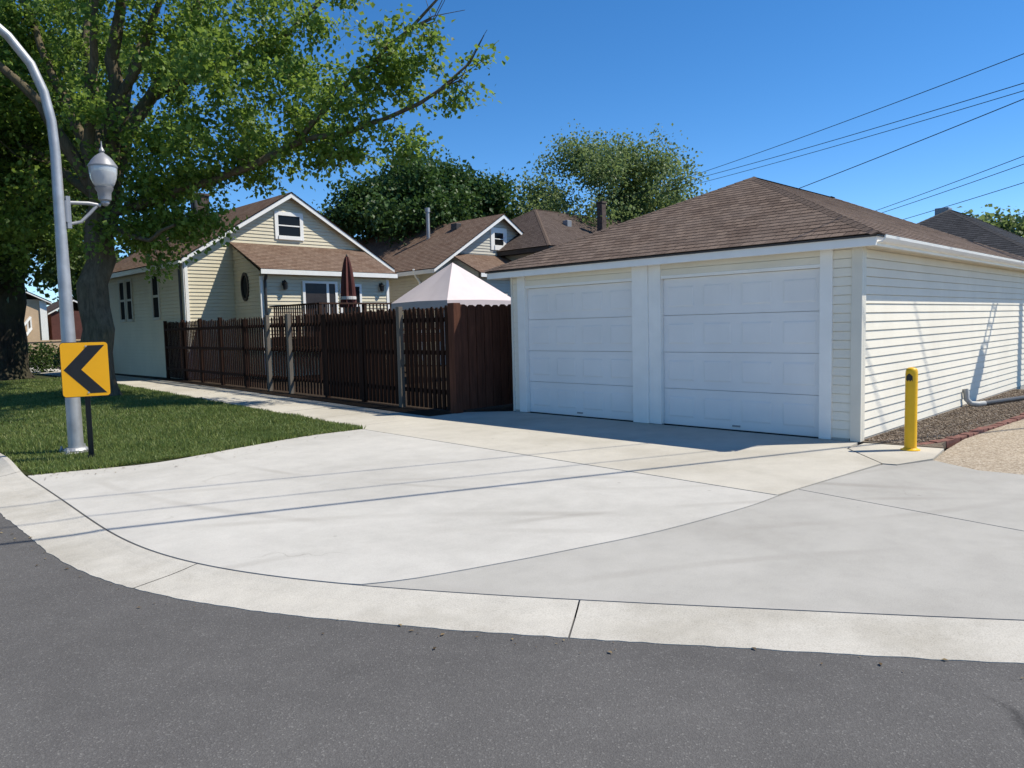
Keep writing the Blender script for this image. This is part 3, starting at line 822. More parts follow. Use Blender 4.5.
# ---- dark garage further up the alley
g2 = thing('garage', (23, 3.6, 0), 'neighbouring garage with a black hip roof showing above the brown roof at right', 'garage')
w = MB(); w.box(22.6, 32.5, 3.7, 10, 0, 2.6); w.build('wall', M['siding_grey'], g2)
hip_roof(g2, 22.2, 33, 3.3, 10.4, 2.7, 26.3, 28.6, 6.9, 4.85, M['shingle_black'], M['drip'])
MB().box(22.25, 32.9, 3.33, 10.35, 2.53, 2.68).build('fascia', M['trim'], g2)
MB().box(26.6, 27.0, 7.0, 7.4, 4.6, 4.98).build('roof_vent', M['lampgrey'], g2, bevel=.02)

# ---- tan house far down the street, with a maroon shed next to it
h4 = thing('house', (15, 71, 0), 'distant tan stucco house seen between the two big trunks', 'house')
w = MB(); w.box(7, 16.3, 69.5, 78, 0, 4.6); w.build('wall', M['tan'], h4)
gable_roof(h4, 7, 16.3, 69.5, 78, 4.6, 11.6, 7, M['shingle_house'], .4)
MB().box(15.9, 16.38, 69.4, 69.9, 0, 4.5).build_each('corner_trim', M['trim'], h4)
st_ = MB()
st_.beam((13.4, 68.6, .1), (15.2, 69.4, 2.3), .16, .16); st_.beam((13.4, 68.6, 1.0), (15.2, 69.4, 3.2), .14, .14)
for k in range(8):
    t = k/7; st_.beam((13.4+1.8*t, 68.6+.8*t, .1+2.2*t), (13.4+1.8*t, 68.6+.8*t, 1.0+2.2*t), .10, .10, Vector((1, 0, 0)))
st_.build('stair_railing', M['trim'], h4)
sh = thing('shed', (18, 72, 0), 'dark maroon shed beside the distant tan house', 'shed')
w = MB(); w.box(16.9, 20.4, 70.5, 75, 0, 3.7); w.build('wall', M['maroon'], sh)
gable_roof(sh, 16.9, 20.4, 70.5, 75, 3.7, 18.6, 4.7, M['shingle_dark'], .25)
lw = MB(); lw.box(6, 16.4, 60.6, 60.9, 0, 1.25).box(5.95, 16.45, 60.55, 60.95, 1.25, 1.35)
tag(lw.build('garden_wall', M['tan']), 'low pale garden wall before the distant tan house', 'wall')

# ------------------------------------------------------------------ fences
def picket_mesh(mb, O, U, N, L, z0, z1, w_, pitch, th, rag, r):
    """dog-eared boards along U"""
    O, U, N = map(Vector, (O, U, N)); s = 0
    while s+w_ <= L+.001:
        dz = r.uniform(-rag, rag); tilt = r.uniform(-.006, .006)
        a = O+U*s; zt_ = z1+dz
        prof = [(0, z0), (w_, z0), (w_+tilt, zt_-.04), (w_*.72+tilt, zt_), (w_*.28+tilt, zt_), (tilt, zt_-.04)]
        F = [a+U*u+Vector((0, 0, z))+N*th for u, z in prof]; Bk = [a+U*u+Vector((0, 0, z)) for u, z in prof]
        mb.poly(F); mb.poly(Bk[::-1])
        for i in range(6): mb.poly([F[i], Bk[i], Bk[(i+1) % 6], F[(i+1) % 6]])
        s += pitch
    return mb
fr = random.Random(11)
FA, FB = Vector((8.88, 10.30, 0)), Vector((10.08, 27.3, 0))
fd = (FB-FA).normalized(); fn = Vector((-fd.y, fd.x, 0));  fn = fn if fn.x < 0 else -fn
FL = (FB-FA).length
fe = thing('fence', FA, 'long dark brown picket fence running along the pavement', 'fence')
posts = [0.0, 1.78, 3.4, 5.1, 6.9, 8.2, 9.95, 11.7, 13.45, 15.15, FL]
for k, (a, b) in enumerate(zip(posts, posts[1:])):
    pan = MB(); L = b-a-.1
    o = FA+fd*(a+.06)
    if k < 6:      # board on board
        picket_mesh(pan, o, fd, fn, L, .06, 1.98, .088 if k < 3 else .078, .150 if k < 3 else .165, .02, .02, fr)
        if k < 3: picket_mesh(pan, o+fd*.075-fn*.065, fd, fn, L-.08, .05, 1.96, .085, .150, .02, .02, fr)
        rail_off = -.040
    else:          # open pickets, rails towards the street
        picket_mesh(pan, o, fd, fn, L, .06, 1.98+.02*(k-6)*.3, .075, .152, .02, .03, fr)
        rail_off = .045
    pan.build('picket_panel', M['fence'], fe)
    rl = MB()
    for z in (.38, 1.12, 1.74): rl.beam(FA+fd*a+fn*rail_off+Vector((0, 0, z)), FA+fd*b+fn*rail_off+Vector((0, 0, z)), .04, .085)
    rl.build_each('rail', M['fence'], fe)
for k, s in enumerate(posts):
    p = FA+fd*s; grey = k in (1, 4, 5)
    if k == 0: continue
    off = fn*.05 if grey else (fn*.02 if k > 6 else -fn*.03)
    q = p+off; pm = MB()
    hh = 2.02 if grey else 1.96
    if k > 6: hh = 2.05
    pm.box(q.x-.05, q.x+.05, q.y-.05, q.y+.05, 0, hh)
    o = pm.build('post', M['greypost'] if grey else M['fence'], fe, bevel=.006)
    if grey: o['label'] = 'weathered grey post'
f2 = thing('fence', (9.1, 10.3, 0), 'short return fence of wide dark boards between corner post and garage', 'fence')
pm = MB(); pm.box(8.78, 8.95, 10.22, 10.39, 0, 2.03); pm.build('post', M['fence_red'], f2, bevel=.008)
pan = MB(); picket_mesh(pan, (8.97, 10.30, 0), (1, 0, 0), (0, -1, 0), 2.4, .07, 2.0, .185, .205, .022, .012, fr)
picket_mesh(pan, (9.07, 10.37, 0), (1, 0, 0), (0, -1, 0), 2.4, .07, 1.98, .185, .205, .022, .012, fr)
pan.build('board_panel', M['fence_red'], f2)
rl = MB()
for z in (.35, 1.1, 1.75): rl.box(8.95, 11.4, 10.305, 10.345, z-.045, z+.045)
rl.build_each('rail', M['fence'], f2)

# ------------------------------------------------------------------ deck, umbrella, canopy
dk = thing('deck', (14.5, 22, 0), 'dark wooden deck with railing in front of the porch door', 'deck')
b = MB()
for k in range(22): b.box(12.2, 17.2, 20.6+k*.142, 20.6+k*.142+.132, 1.36, 1.40)
b.box(12.2, 17.2, 20.6, 20.64, 1.1, 1.355).box(12.2, 12.24, 20.65, 23.7, 1.1, 1.355)
b.build('floor', M['deck'], dk)
for x in (12.25, 13.9, 15.55, 17.15): MB().box(x-.05, x+.05, 20.55, 20.65, 0, 2.44).build('post', M['deck'], dk, bevel=.005)
b = MB(); b.box(12.2, 17.2, 20.54, 20.68, 2.40, 2.45).box(12.2, 17.2, 20.58, 20.63, 1.52, 1.58).box(12.17, 12.31, 20.68, 23.7, 2.40, 2.45); b.build_each('rail', M['deck'], dk)
b = MB()
x = 12.4
while x < 17.1: b.box(x, x+.035, 20.585, 20.62, 1.58, 2.40); x += .14
yy = 20.8
while yy < 23.6: b.box(12.22, 12.255, yy, yy+.035, 1.40, 2.40); yy += .14
b.build('baluster', M['deck'], dk)
um = thing('patio_umbrella', (13.75, 21.3, 1.40), 'closed maroon patio umbrella on the deck', 'umbrella')
MB().tube([(13.75, 21.3, 1.40), (13.75, 21.3, 4.0)], .022, 10).build('pole', M['black'], um)
b = MB(); nf = 32
prof = [(.05, 3.98), (.10, 3.8), (.15, 3.5), (.19, 3.1), (.21, 2.75), (.23, 2.42), (.21, 2.32)]
rg = []
for r_, z in prof:
    rg.append([(13.75+math.cos(2*math.pi*j/nf)*r_*(1+.22*math.cos(8*2*math.pi*j/nf)), 21.3+math.sin(2*math.pi*j/nf)*r_*(1+.22*math.cos(8*2*math.pi*j/nf)), z) for j in range(nf)])
for A_, B_ in zip(rg, rg[1:]):
    for j in range(nf): b.poly([A_[j], B_[j], B_[(j+1) % nf], A_[(j+1) % nf]])
b.build('canopy', M['umbrella'], um)
b = MB(); b.lathe((13.75, 21.3, 2.58), [(.265, 0), (.262, .06), (.258, .10)], 24); b.build('tie_band', M['umbwhite'], um)
b = MB(); b.lathe((13.75, 21.3, 3.97), [(.03, 0), (.035, .04), (.01, .10)], 10); b.build('finial', M['black'], um)
MB().lathe((13.75, 21.3, 1.40), [(.25, 0), (.25, .05), (.06, .10), (.04, .3)], 20).build('base', M['black'], um)
tb = thing('patio_table', (15.2, 22.1, 1.40), 'dark patio table on the deck beside the umbrella', 'table')
MB().lathe((15.2, 22.1, 2.10), [(.55, 0), (.55, .03)], 24).build('tabletop', M['darkdoor'], tb)
for a in range(4): MB().tube([(15.2+.4*math.cos(a*1.57+.78), 22.1+.4*math.sin(a*1.57+.78), 1.40), (15.2+.35*math.cos(a*1.57+.78), 22.1+.35*math.sin(a*1.57+.78), 2.10)], .02, 6).build('leg', M['black'], tb)

ca = thing('canopy_tent', (14.75, 17.15, 0), 'pale pop-up canopy tent standing behind the corner of the fence', 'canopy')
b = MB(); TX0, TX1, TY0, TY1, ez, pz = 13.4, 16.1, 15.85, 18.45, 2.34, 3.52
cx, cy = 14.75, 17.15; NS = 8
def tent_pt(e, t):   # slightly sagging faces
    ex, ey = e
    sag = .01*math.sin(math.pi*t)
    return (cx+(ex-cx)*t, cy+(ey-cy)*t, pz+(ez-pz)*t+sag)
cor = [(TX0, TY0), (TX1, TY0), (TX1, TY1), (TX0, TY1)]
for k in range(4):
    a, c_ = cor[k], cor[(k+1) % 4]
    for i in range(NS):
        for j in range(6):
            e = lambda s: (a[0]+(c_[0]-a[0])*s/6, a[1]+(c_[1]-a[1])*s/6)
            def q(s, i_):
                p = tent_pt(e(s), i_/NS); edge_ = 1-abs(2*s/6-1)
                return (p[0], p[1], p[2]-.05*edge_*math.sin(math.pi*i_/NS)+.02*edge_*(i_/NS))
            P = [q(j, i), q(j, i+1), q(j+1, i+1), q(j+1, i)]
            b.poly(P if i else [P[0], P[1], P[2]])
    # valance
    m_ = ((a[0]+c_[0])/2, (a[1]+c_[1])/2)
b.build('canopy', M['canvas'], ca, smooth=True, sharp=25)
v_ = MB()
for k in range(4):
    a, c_ = cor[k], cor[(k+1) % 4]
    for j in range(12):
        s0, s1 = j/12, (j+1)/12
        P0, P1 = [(a[0]+(c_[0]-a[0])*s, a[1]+(c_[1]-a[1])*s) for s in (s0, s1)]
        up = lambda s: ez+.02*(1-abs(2*s-1))
        v_.poly([(*P0, up(s0)-.22-.02*math.sin(s0*25)), (*P1, up(s1)-.22-.02*math.sin(s1*25)), (*P1, up(s1)), (*P0, up(s0))])
v_.build('valance', M['canvas'], ca)
for x, y_ in cor: MB().box(x-.02+(.04 if x < cx else -.04), x+.02+(.04 if x < cx else -.04), y_-.02+(.04 if y_ < cy else -.04), y_+.02+(.04 if y_ < cy else -.04), 0, ez-.03).build('leg', M['steel'], ca)

# ------------------------------------------------------------------ street lamp
lp = thing('street_lamp', (2.87, 11.2, 0), 'tall galvanised street lamp with curved mast and acorn lantern on a bracket', 'street lamp')
bx, by = 2.87, 11.2
pts = [(bx, by, 0), (bx, by, 1.5), (bx+.0, by, 3.0), (bx, by, 4.0), (bx-.02, by, 4.4), (bx-.08, by+.01, 4.75), (bx-.20, by+.03, 5.08), (bx-.42, by+.06, 5.38), (bx-.75, by+.09, 5.66), (bx-1.2, by+.11, 5.88), (bx-1.9, by+.12, 6.08), (bx-2.5, by+.12, 6.16)]
rad = [.094, .086, .068, .060, .058, .057, .056, .055, .053, .050, .046, .042]
MB().tube(pts, rad, 20).build('pole', M['steel'], lp, smooth=True, sharp=50)
b = MB(); b.box(bx-.17, bx+.17, by-.17, by+.17, .03, .055); b.lathe((bx, by, .055), [(.15, 0), (.15, .02), (.128, .05)], 20)
bp = b.build('base_plate', M['steel'], lp, bevel=.004)
for sx in (-1, 1):
    for sy in (-1, 1): MB().lathe((bx+sx*.14, by+sy*.14, .055), [(.028, 0), (.028, .035), (.014, .036), (.014, .07)], 6).build('bolt', M['steel'], bp)
b = MB(); b.box(bx-.12, bx+.12, by-.05, by+.05, 1.0, 1.16) if False else None
# luminaire head at the end of the mast
b = MB(); hx = bx-2.5
b.tube([(hx+.05, by+.12, 6.16), (hx-.1, by+.12, 6.17), (hx-.3, by+.12, 6.18), (hx-.55, by+.12, 6.17), (hx-.68, by+.12, 6.15)], [.05, .085, .14, .13, .05], 14)
b.build('luminaire_head', M['lampgrey'], lp, smooth=True)
# bracket and acorn lantern
ax = bx+.56
b = MB(); b.box(bx+.075, bx+.125, by-.045, by+.045, 3.02, 3.44)
b.tube([(bx+.11, by, 3.36), (bx+.35, by, 3.375), (ax-.06, by, 3.36)], .026, 10)
b.tube([(bx+.11, by, 3.08), (bx+.25, by, 3.12), (bx+.36, by, 3.24), (bx+.45, by, 3.345)], .022, 10)
b.tube([(bx+.08, by, 3.1), (bx+.08, by, 3.38)], .05, 10)
b.build('bracket', M['lampgrey'], lp, smooth=True, sharp=40)
b = MB(); b.lathe((ax, by, 3.36), [(.03, 0), (.055, .03), (.055, .06), (.08, .08), (.085, .18), (.10, .20), (.115, .24)], 24)
b.build('lantern_fitter', M['lampgrey'], lp, smooth=True, sharp=35)
gt = NT('frosted_lantern_glass'); gt.fin((.46, .47, .48), .12, 0, .7); gt.b.inputs['Coat Weight'].default_value = .5
b = MB(); b.lathe((ax, by, 3.60), [(0.100, 0), (0.131, .05), (0.161, .13), (0.174, .21), (0.176, .27)], 28)
b.build('lantern_globe', gt.m, lp, smooth=True, sharp=60)
b = MB(); b.lathe((ax, by, 3.87), [(0.181, 0), (0.184, .02), (0.165, .05), (0.135, .10), (0.096, .145), (0.052, .18), (0.026, .20), (0.039, .225), (0.026, .25), (0.010, .28), (0.007, .34), (0.002, .36)], 28)
b.build('lantern_cap', M['lampgrey'], lp, smooth=True, sharp=40)

# ------------------------------------------------------------------ chevron sign
sg = thing('chevron_sign', (2.80, 10.36, 0), 'yellow road sign with a black chevron pointing left on a dark post', 'road sign')
sn = Vector((-.33, -.944, 0)).normalized(); su = Vector((sn.y, -sn.x, 0)); su = -su if su.dot(Vector((_c, -_c, 0))) < 0 else su
so_ = Vector((2.815, 10.345, 1.18))
def sgpt(u, z, d): return so_+su*u+Vector((0, 0, z))+sn*d
def rrect(w_, h_, r_, n_=6):
    P = []
    for cx_, cy_, a0 in ((w_/2-r_, h_/2-r_, 0), (-w_/2+r_, h_/2-r_, 90), (-w_/2+r_, -h_/2+r_, 180), (w_/2-r_, -h_/2+r_, 270)):
        for k in range(n_+1): t = R(a0+90*k/n_); P.append((cx_+r_*math.cos(t), cy_+r_*math.sin(t)))
    return P
def plate(mb, P, d0, d1):
    F = [sgpt(u, z, d1) for u, z in P]; Bk = [sgpt(u, z, d0) for u, z in P]
    mb.poly(F); mb.poly(Bk[::-1])
    for i in range(len(P)): mb.poly([F[i], Bk[i], Bk[(i+1) % len(P)], F[(i+1) % len(P)]])
    return mb
plate(MB(), rrect(.53, .685, .045), .0, .004).build('backing_plate', M['black'], sg)
plate(MB(), rrect(.518, .672, .04), .004, .006).build('face', M['signyellow'], sg)
plate(MB(), [(.225, .30), (.04, .30), (-.235, 0), (.04, -.30), (.225, -.30), (-.045, 0)], .006, .0075).build('chevron', M['black'], sg)
for z in (.29, -.29):
    MB().lathe((0, 0, 0), [(.012, 0), (.012, .006), (.004, .008)], 10)
    b = MB(); b.tube([sgpt(.0+.02, z, .006), sgpt(.02, z, .013)], .011, 10); b.build('bolt', M['steel'], sg)
b = MB()
mS = Matrix(((su.x, sn.x, 0, so_.x), (su.y, sn.y, 0, so_.y), (0, 0, 1, 0), (0, 0, 0, 1)))
b.box(-.030, .030, -.035, -.030, 0.02, 1.50, mS).box(-.030, -.026, -.030, -.004, .02, 1.50, mS).box(.026, .030, -.030, -.004, .02, 1.50, mS)
b.box(-.04, .04, -.045, -.001, .02, .10, mS)
b.build('post', M['black'], sg)

# ------------------------------------------------------------------ bollard
bo = thing('bollard', (9.43, 2.83, .026), 'bright yellow steel bollard at the garage corner', 'bollard')
b = MB(); b.lathe((9.43, 2.83, .026), [(.066, 0), (.066, .90), (.064, .93), (.058, .955), (.035, .97), (.004, .975)], 28)
b.build('post', M['yellow'], bo, smooth=True, sharp=60)
b = MB(); b.lathe((9.43, 2.83, .024), [(.105, 0), (.105, .012), (.085, .016), (.073, .03)], 28); b.build('base_flange', M['yellow'], bo)
b = MB(); n = 8
for k in range(n):
    a0, a1 = R(142+ k*8.), R(142+(k+1)*8.)
    top0, top1 = .905-.005*abs(k-4)**1.4, .905-.005*abs(k-3)**1.4
    q = lambda a, z: (9.43+math.cos(a)*.0675, 2.83+math.sin(a)*.0675, .026+z)
    b.poly([q(a0, .82+.012*math.sin(k*2.1)), q(a1, .82+.012*math.sin(k*2.1+2.1)), q(a1, top1), q(a0, top0)])
tape = b.build('black_tape', M['black'], bo)
sol = tape.modifiers.new('thick', 'SOLIDIFY'); sol.thickness = .0015

# ------------------------------------------------------------------ edging bricks, stones, pipe
eb = MB(); er = random.Random(4)
ed = smooth_line([(9.72, 2.98), (9.86, 2.86), (10.02, 2.79), (10.71, 2.65), (11.74, 2.58), (13.4, 2.47), (15.4, 2.42), (18.2, 2.40)], 12)
s = 0; acc = [0]
for a, c_ in zip(ed, ed[1:]): acc.append(acc[-1]+math.dist(a, c_))
def along(s):
    for i in range(len(acc)-1):
        if acc[i+1] >= s:
            t = (s-acc[i])/max(1e-6, acc[i+1]-acc[i]); a, c_ = ed[i], ed[i+1]
            return (a[0]+(c_[0]-a[0])*t, a[1]+(c_[1]-a[1])*t)
    return ed[-1]
while s+.2 < acc[-1]:
    a, c_ = along(s), along(s+.195); dz = er.uniform(-.008, .012)
    a = (a[0], a[1]+er.uniform(-.012, .012))
    eb.beam((a[0], a[1], -.004+dz), (c_[0], c_[1]+er.uniform(-.01, .01), -.004+dz+er.uniform(-.006, .006)), .11, .10)
    s += .205
tag(eb.build('brick_edging', M['brick'], bevel=.008), 'low red brick edging between the gravel bed and the alley', 'edging')
sv, sf = [], []
r_ = np.random.default_rng(5)
oct_ = np.array([(1, 0, 0), (0, 1, 0), (-1, 0, 0), (0, -1, 0), (0, 0, .7), (0, 0, -.7)])
of = np.array([(0, 1, 4), (1, 2, 4), (2, 3, 4), (3, 0, 4), (1, 0, 5), (2, 1, 5), (3, 2, 5), (0, 3, 5)])
n = 6500
x = 9.75+8.3*r_.random(n)**1.4
ylo = np.interp(x, [9.7, 10.02, 10.71, 11.74, 13.4, 18.2], [3.02, 2.87, 2.72, 2.66, 2.55, 2.48])
y = ylo+(3.47-ylo)*r_.random(n)
sz = .008+.016*r_.random(n)**2
V = (oct_[None]*(1+.5*(r_.random((n, 6, 1))-.5))*sz[:, None, None])
ang = r_.random(n)*6.28; ca_, sa_ = np.cos(ang), np.sin(ang)
Vx = V[..., 0]*ca_[:, None]-V[..., 1]*sa_[:, None]; Vy = V[..., 0]*sa_[:, None]+V[..., 1]*ca_[:, None]
W = np.stack([Vx+x[:, None], Vy+y[:, None], V[..., 2]+.036+.004*r_.random((n, 1))], -1).reshape(-1, 3)
Fc = (of[None]+6*np.arange(n)[:, None, None]).reshape(-1, 3)
stn = NT('bed_stones'); rr = stn.n('ShaderNodeNewGeometry').outputs['Random Per Island']
stn.fin(stn.ramp(rr, [(0., (.085, .062, .045)), (.5, (.16, .122, .09)), (1., (.29, .245, .20))]), .9, 0, .2)
tag(mesh_np('gravel', W, Fc, stn.m), 'small brown stones covering the bed beside the garage wall', 'gravel', kind='stuff')
pp = thing('drain_pipe', (14.55, 3.35, .03), 'pale drain pipe elbow lying at the foot of the garage side wall', 'pipe')
MB().tube([(14.35, 3.46, .34), (14.35, 3.44, .16), (14.37, 3.38, .09), (14.44, 3.30, .08), (14.62, 3.24, .08)], .045, 12).build('elbow', M['pipe'], pp, smooth=True, sharp=60)
MB().tube([(14.60, 3.245, .08), (16.0, 2.9, .08), (17.8, 2.75, .08)], .042, 10).build('hose', M['dkpipe'], pp, smooth=True, sharp=60)  # dark tube along the ground, running right from the elbow

# ------------------------------------------------------------------ utility poles and wires
def upole(loc, h, label):
    o = thing('utility_pole', loc, label, 'utility pole'); x, y, _ = loc
    MB().tube([(x, y, 0), (x, y, h)], [.15, .11], 14).build('pole', M['utility'], o, smooth=True, sharp=60)
    MB().beam((x-.6, y-1.0, h-.6), (x+.6, y+1.0, h-.6), .10, .12).build('crossarm', M['utility'], o)
    for k in (-.9, -.4, .4, .9): MB().lathe((x+.6*k, y+1.0*k, h-.54), [(.03, 0), (.05, .05), (.05, .10), (.02, .13)], 10).build('insulator', M['lampgrey'], o)
    return o
PA = (21.1, 1.17, 0)
alley_pole = upole(PA, 9.4, 'wooden utility pole in the alley beside the garage')
upole((28, -5.5, 0), 9.0, 'wooden utility pole across the alley')
upole((44.0, 3.66, 0), 11.2, 'wooden utility pole further up the alley')
upole((36.25, 28.37, 0), 9.4, 'utility pole standing behind the pale green tree')
upole((-14.5, 11.5, 0), 9.0, 'wooden utility pole across the street')
def wire(a, b, r, sag, label, group=None, n=24):
    a, b = Vector(a), Vector(b)
    P = [a.lerp(b, k/n)-Vector((0, 0, 4*sag*(k/n)*(1-k/n))) for k in range(n+1)]
    o = MB().tube(P, r, 6).build('overhead_wire', M['wire'], smooth=True)
    return tag(o, label, 'wire', group)
WG = 'wires crossing the sky at upper right'
wire((21.17, 1.19, 8.15), (36.25, 28.37, 8.75), .011, .25, 'highest black wire crossing the sky at upper right', WG)
wire((21.11, 1.15, 7.28), (36.26, 28.37, 8.90), .011, .22, 'upper of the nearly touching wire pair below the highest wire', WG)
wire((21.10, 1.15, 7.10), (36.24, 28.36, 8.62), .010, .22, 'lower of the nearly touching wire pair below the highest wire', WG)
wire((21.11, 1.15, 7.30), (27.69, 19.47, 4.90), .012, .12, 'steep single wire meeting the garage roof near its peak', WG)
W2 = 'lower wires above the right end of the garage roof'
wire((44.09, 3.72, 10.55), (69.43, 30.7, 9.3), .020, .2, 'highest of the lower wires above the right end of the garage roof', W2)
wire((44.08, 3.71, 10.05), (69.41, 30.69, 9.1), .020, .2, 'second of the lower wires above the right end of the garage roof', W2)
wire((43.98, 3.66, 9.01), (69.35, 30.66, 8.2), .020, .2, 'third of the lower wires above the right end of the garage roof', W2)
wire((43.89, 3.61, 7.77), (69.12, 30.54, 5.0), .018, .2, 'lowest short wire near the right edge above the black roof', W2)
# cables spanning the street overhead (their shadows lie across the driveway)
sx, sy = SUN.x/SUN.z, SUN.y/SUN.z
def cable(p, h, r, lab):
    dx, dy = .93, -.37*1.06
    q = (p[0]+h*sx, p[1]+h*sy)
    wire((q[0]-dx*24, q[1]-dy*24, h), (q[0]+dx*20, q[1]+dy*20, h), r, .0, lab, 'cables spanning the street')
cable((5.14, 5.18), 6.6, .026, 'thick cable spanning the street')
cable((4.1, 7.2), 7.6, .012, 'upper thin cable spanning the street')
cable((4.0, 6.3), 7.2, .011, 'lower thin cable spanning the street')
# made-up ladder-like truss and head, unseen, shaped to cast a shadow on the garage wall
W_ = lambda z: Vector((14.85+.9*z, 3.5, z))
S_ = SUN/SUN.z*2.5
qa, qb = W_(.75)+S_*1.91, Vector((PA[0]-.05, PA[1], 9.05))
off = Vector((.15, 0, -.02))
b = MB(); b.tube([qa-off, qb-off], .030, 8).tube([qa+off, qb+off], .030, 8)
for k in range(1, 11): q = qa.lerp(qb, k/11); b.tube([q-off, q+off], .018, 6)
b.build('truss_arm', M['steel'], alley_pole)
b = MB(); qc = W_(.05)+S_*1.91
b.beam(qc, qa+(qa-qc)*.1, .42, .16, Vector((0, 1, 0))); b.build('luminaire_head', M['lampgrey'], alley_pole, bevel=.04)  # added block widening the lower end of the cast shadow; no lamp known here

# ------------------------------------------------------------------ trees
def grow_tree(root, trunk_pts, trunk_r, limbs, lumps, n_att, leafmat, barkmat, seed, leaf, per, step=.45, spread=.26, up=.15, flare=True, clump=0):
    r = np.random.default_rng(seed)
    nodes, par, fixed = [], [], []
    def add_chain(P, rads, start=None):
        prev = start
        for k in range(len(P)-1):
            a, b = np.array(P[k]), np.array(P[k+1]); L = np.linalg.norm(b-a); m = max(1, int(L/step))
            for j in range(m):
                t = j/m
                if k == 0 and j == 0 and start is not None: continue
                nodes.append(a+(b-a)*t+(r.normal(0, .04, 3) if k else 0)); par.append(-1 if prev is None else prev); fixed.append(rads[k]+(rads[k+1]-rads[k])*t)
                prev = len(nodes)-1
        nodes.append(np.array(P[-1])); par.append(prev); fixed.append(rads[-1])
    add_chain(trunk_pts, trunk_r); ntr = len(nodes)
    for P, r0, r1 in limbs:
        d = np.linalg.norm(np.array(nodes)-np.array(P[0]), axis=1); s = int(d.argmin())
        add_chain([tuple(nodes[s])]+list(P[1:]), list(np.linspace(r0, r1, len(P))), s)
    # attraction points in the lumps
    vol = np.array([q[3]**2.4*(q[4] if len(q) > 4 else 1) for q in lumps]); vol = vol/vol.sum()
    att = []
    for q, v in zip(lumps, vol):
        m = max(3, int(n_att*v)); u = r.normal(0, 1, (m, 3)); u /= np.linalg.norm(u, axis=1)[:, None]
        cc_ = np.array(q[:3])+u*(q[3]*r.random((m, 1))**.42)*np.array([1, 1, .85])
        if clump:
            nc = max(1, m//7); pick = r.integers(0, nc, m)
            cc_ = cc_[pick]+r.normal(0, clump, (m, 3))*np.array([1, 1, .6])
        att.append(cc_)
    att = np.concatenate(att)
    att = att[att[:, 2] > 2.2]
    arr = np.zeros((len(nodes)+len(att)*14+100, 3)); arr[:len(nodes)] = nodes; N = len(nodes)
    d0 = np.array([np.min(np.sum((arr[ntr-1:N]-a)**2, 1)) for a in att]); order = np.argsort(d0)
    depth = np.zeros(len(arr)); tips = []
    for ai in order:
        a = att[ai]; lo = max(0, ntr-2)
        dv = arr[lo:N]-a; dd = np.sqrt((dv**2).sum(1)); c = dd+.25*np.maximum(0, dv[:, 2])
        s = int(c.argmin())+lo; b0 = arr[s]; L = np.linalg.norm(a-b0)
        if L < .12: continue
        m = min(13, max(2, int(L/.4)))
        pd = b0-arr[par[s]] if par[s] >= 0 else np.array([0, 0, 1.]); pd = pd/(np.linalg.norm(pd)+1e-6)
        ctrl = b0+pd*L*.35+np.array([0, 0, up*L]); prev = s
        for k in range(1, m+1):
            t = k/m; p = (1-t)**2*b0+2*t*(1-t)*ctrl+t*t*a+(r.normal(0, .03, 3) if k < m else 0)
            arr[N] = p; par.append(prev); fixed.append(0); prev = N; N += 1
        tips.append(prev)
    pos = arr[:N]; par = np.array(par); rad = np.zeros(N)
    p = 2.3; acc_ = np.zeros(N)
    for i in range(N-1, -1, -1):
        rr_ = acc_[i]**(1/p) if acc_[i] > 0 else .006
        rr_ = max(rr_, fixed[i]) if fixed[i] > 0 else rr_
        rad[i] = rr_
        if par[i] >= 0: acc_[par[i]] += (rr_ if fixed[i] == 0 else min(rr_, .02))**p
    for i in range(N):
        if fixed[i] == 0 and par[i] >= 0: rad[i] = min(rad[i], rad[par[i]]*.9)
    # wood
    V, F = [], []
    for i in range(N):
        q = par[i]
        if q < 0 or i < ntr: continue
        a, b = pos[q], pos[i]; d = b-a; L = np.linalg.norm(d)
        if L < 1e-5: continue
        d /= L; ref = np.array([0, 0, 1.]) if abs(d[2]) < .9 else np.array([1., 0, 0])
        s_ = np.cross(d, ref); s_ /= np.linalg.norm(s_); t_ = np.cross(d, s_)
        k = 9 if rad[i] > .07 else (6 if rad[i] > .025 else 4)
        ra, rb = (min(rad[q], rad[i]*1.35) if fixed[i] == 0 else rad[q] if q >= ntr else min(rad[q], rad[i]*1.5)), rad[i]
        base = len(V)
        a2 = a-d*ra*.3; b2 = b+d*rb*.25
        for (c_, rr_) in ((a2, ra), (b2, rb)):
            for j in range(k):
                th = 2*math.pi*j/k; V.append(c_+(s_*math.cos(th)+t_*math.sin(th))*rr_)
        for j in range(k): F.append((base+j, base+(j+1) % k, base+k+(j+1) % k, base+k+j))
    wood = MB(); wood.v = [tuple(v) for v in V]; wood.f = F; wood.uv = [(0, 0)]*(4*len(F))
    # trunk with root flare and lumpy section
    T = [Vector(p_) for p_ in pos[:ntr]]; RR = list(fixed[:ntr]); n = 28
    dn, dr = [], []
    for k in range(len(T)-1):
        for j in range(5): t = j/5; dn.append(T[k].lerp(T[k+1], t)); dr.append(RR[k]+(RR[k+1]-RR[k])*t)
    dn.append(T[-1]); dr.append(RR[-1]); base = len(wood.v)
    for p_, rr_ in zip(dn, dr):
        h_ = p_.z-T[0].z
        for j in range(n):
            a = 2*math.pi*j/n
            k = 1+.07*math.sin(3*a+seed+h_*.6)+.05*math.sin(5*a+h_*1.7)+.03*math.sin(9*a-h_*2.2)
            if flare: k += .42*math.exp(-h_/.28)*(.55+.45*math.sin(4*a+seed))+.14*math.exp(-h_/.9)
            wood.v.append((p_.x+math.cos(a)*rr_*k, p_.y+math.sin(a)*rr_*k, p_.z))
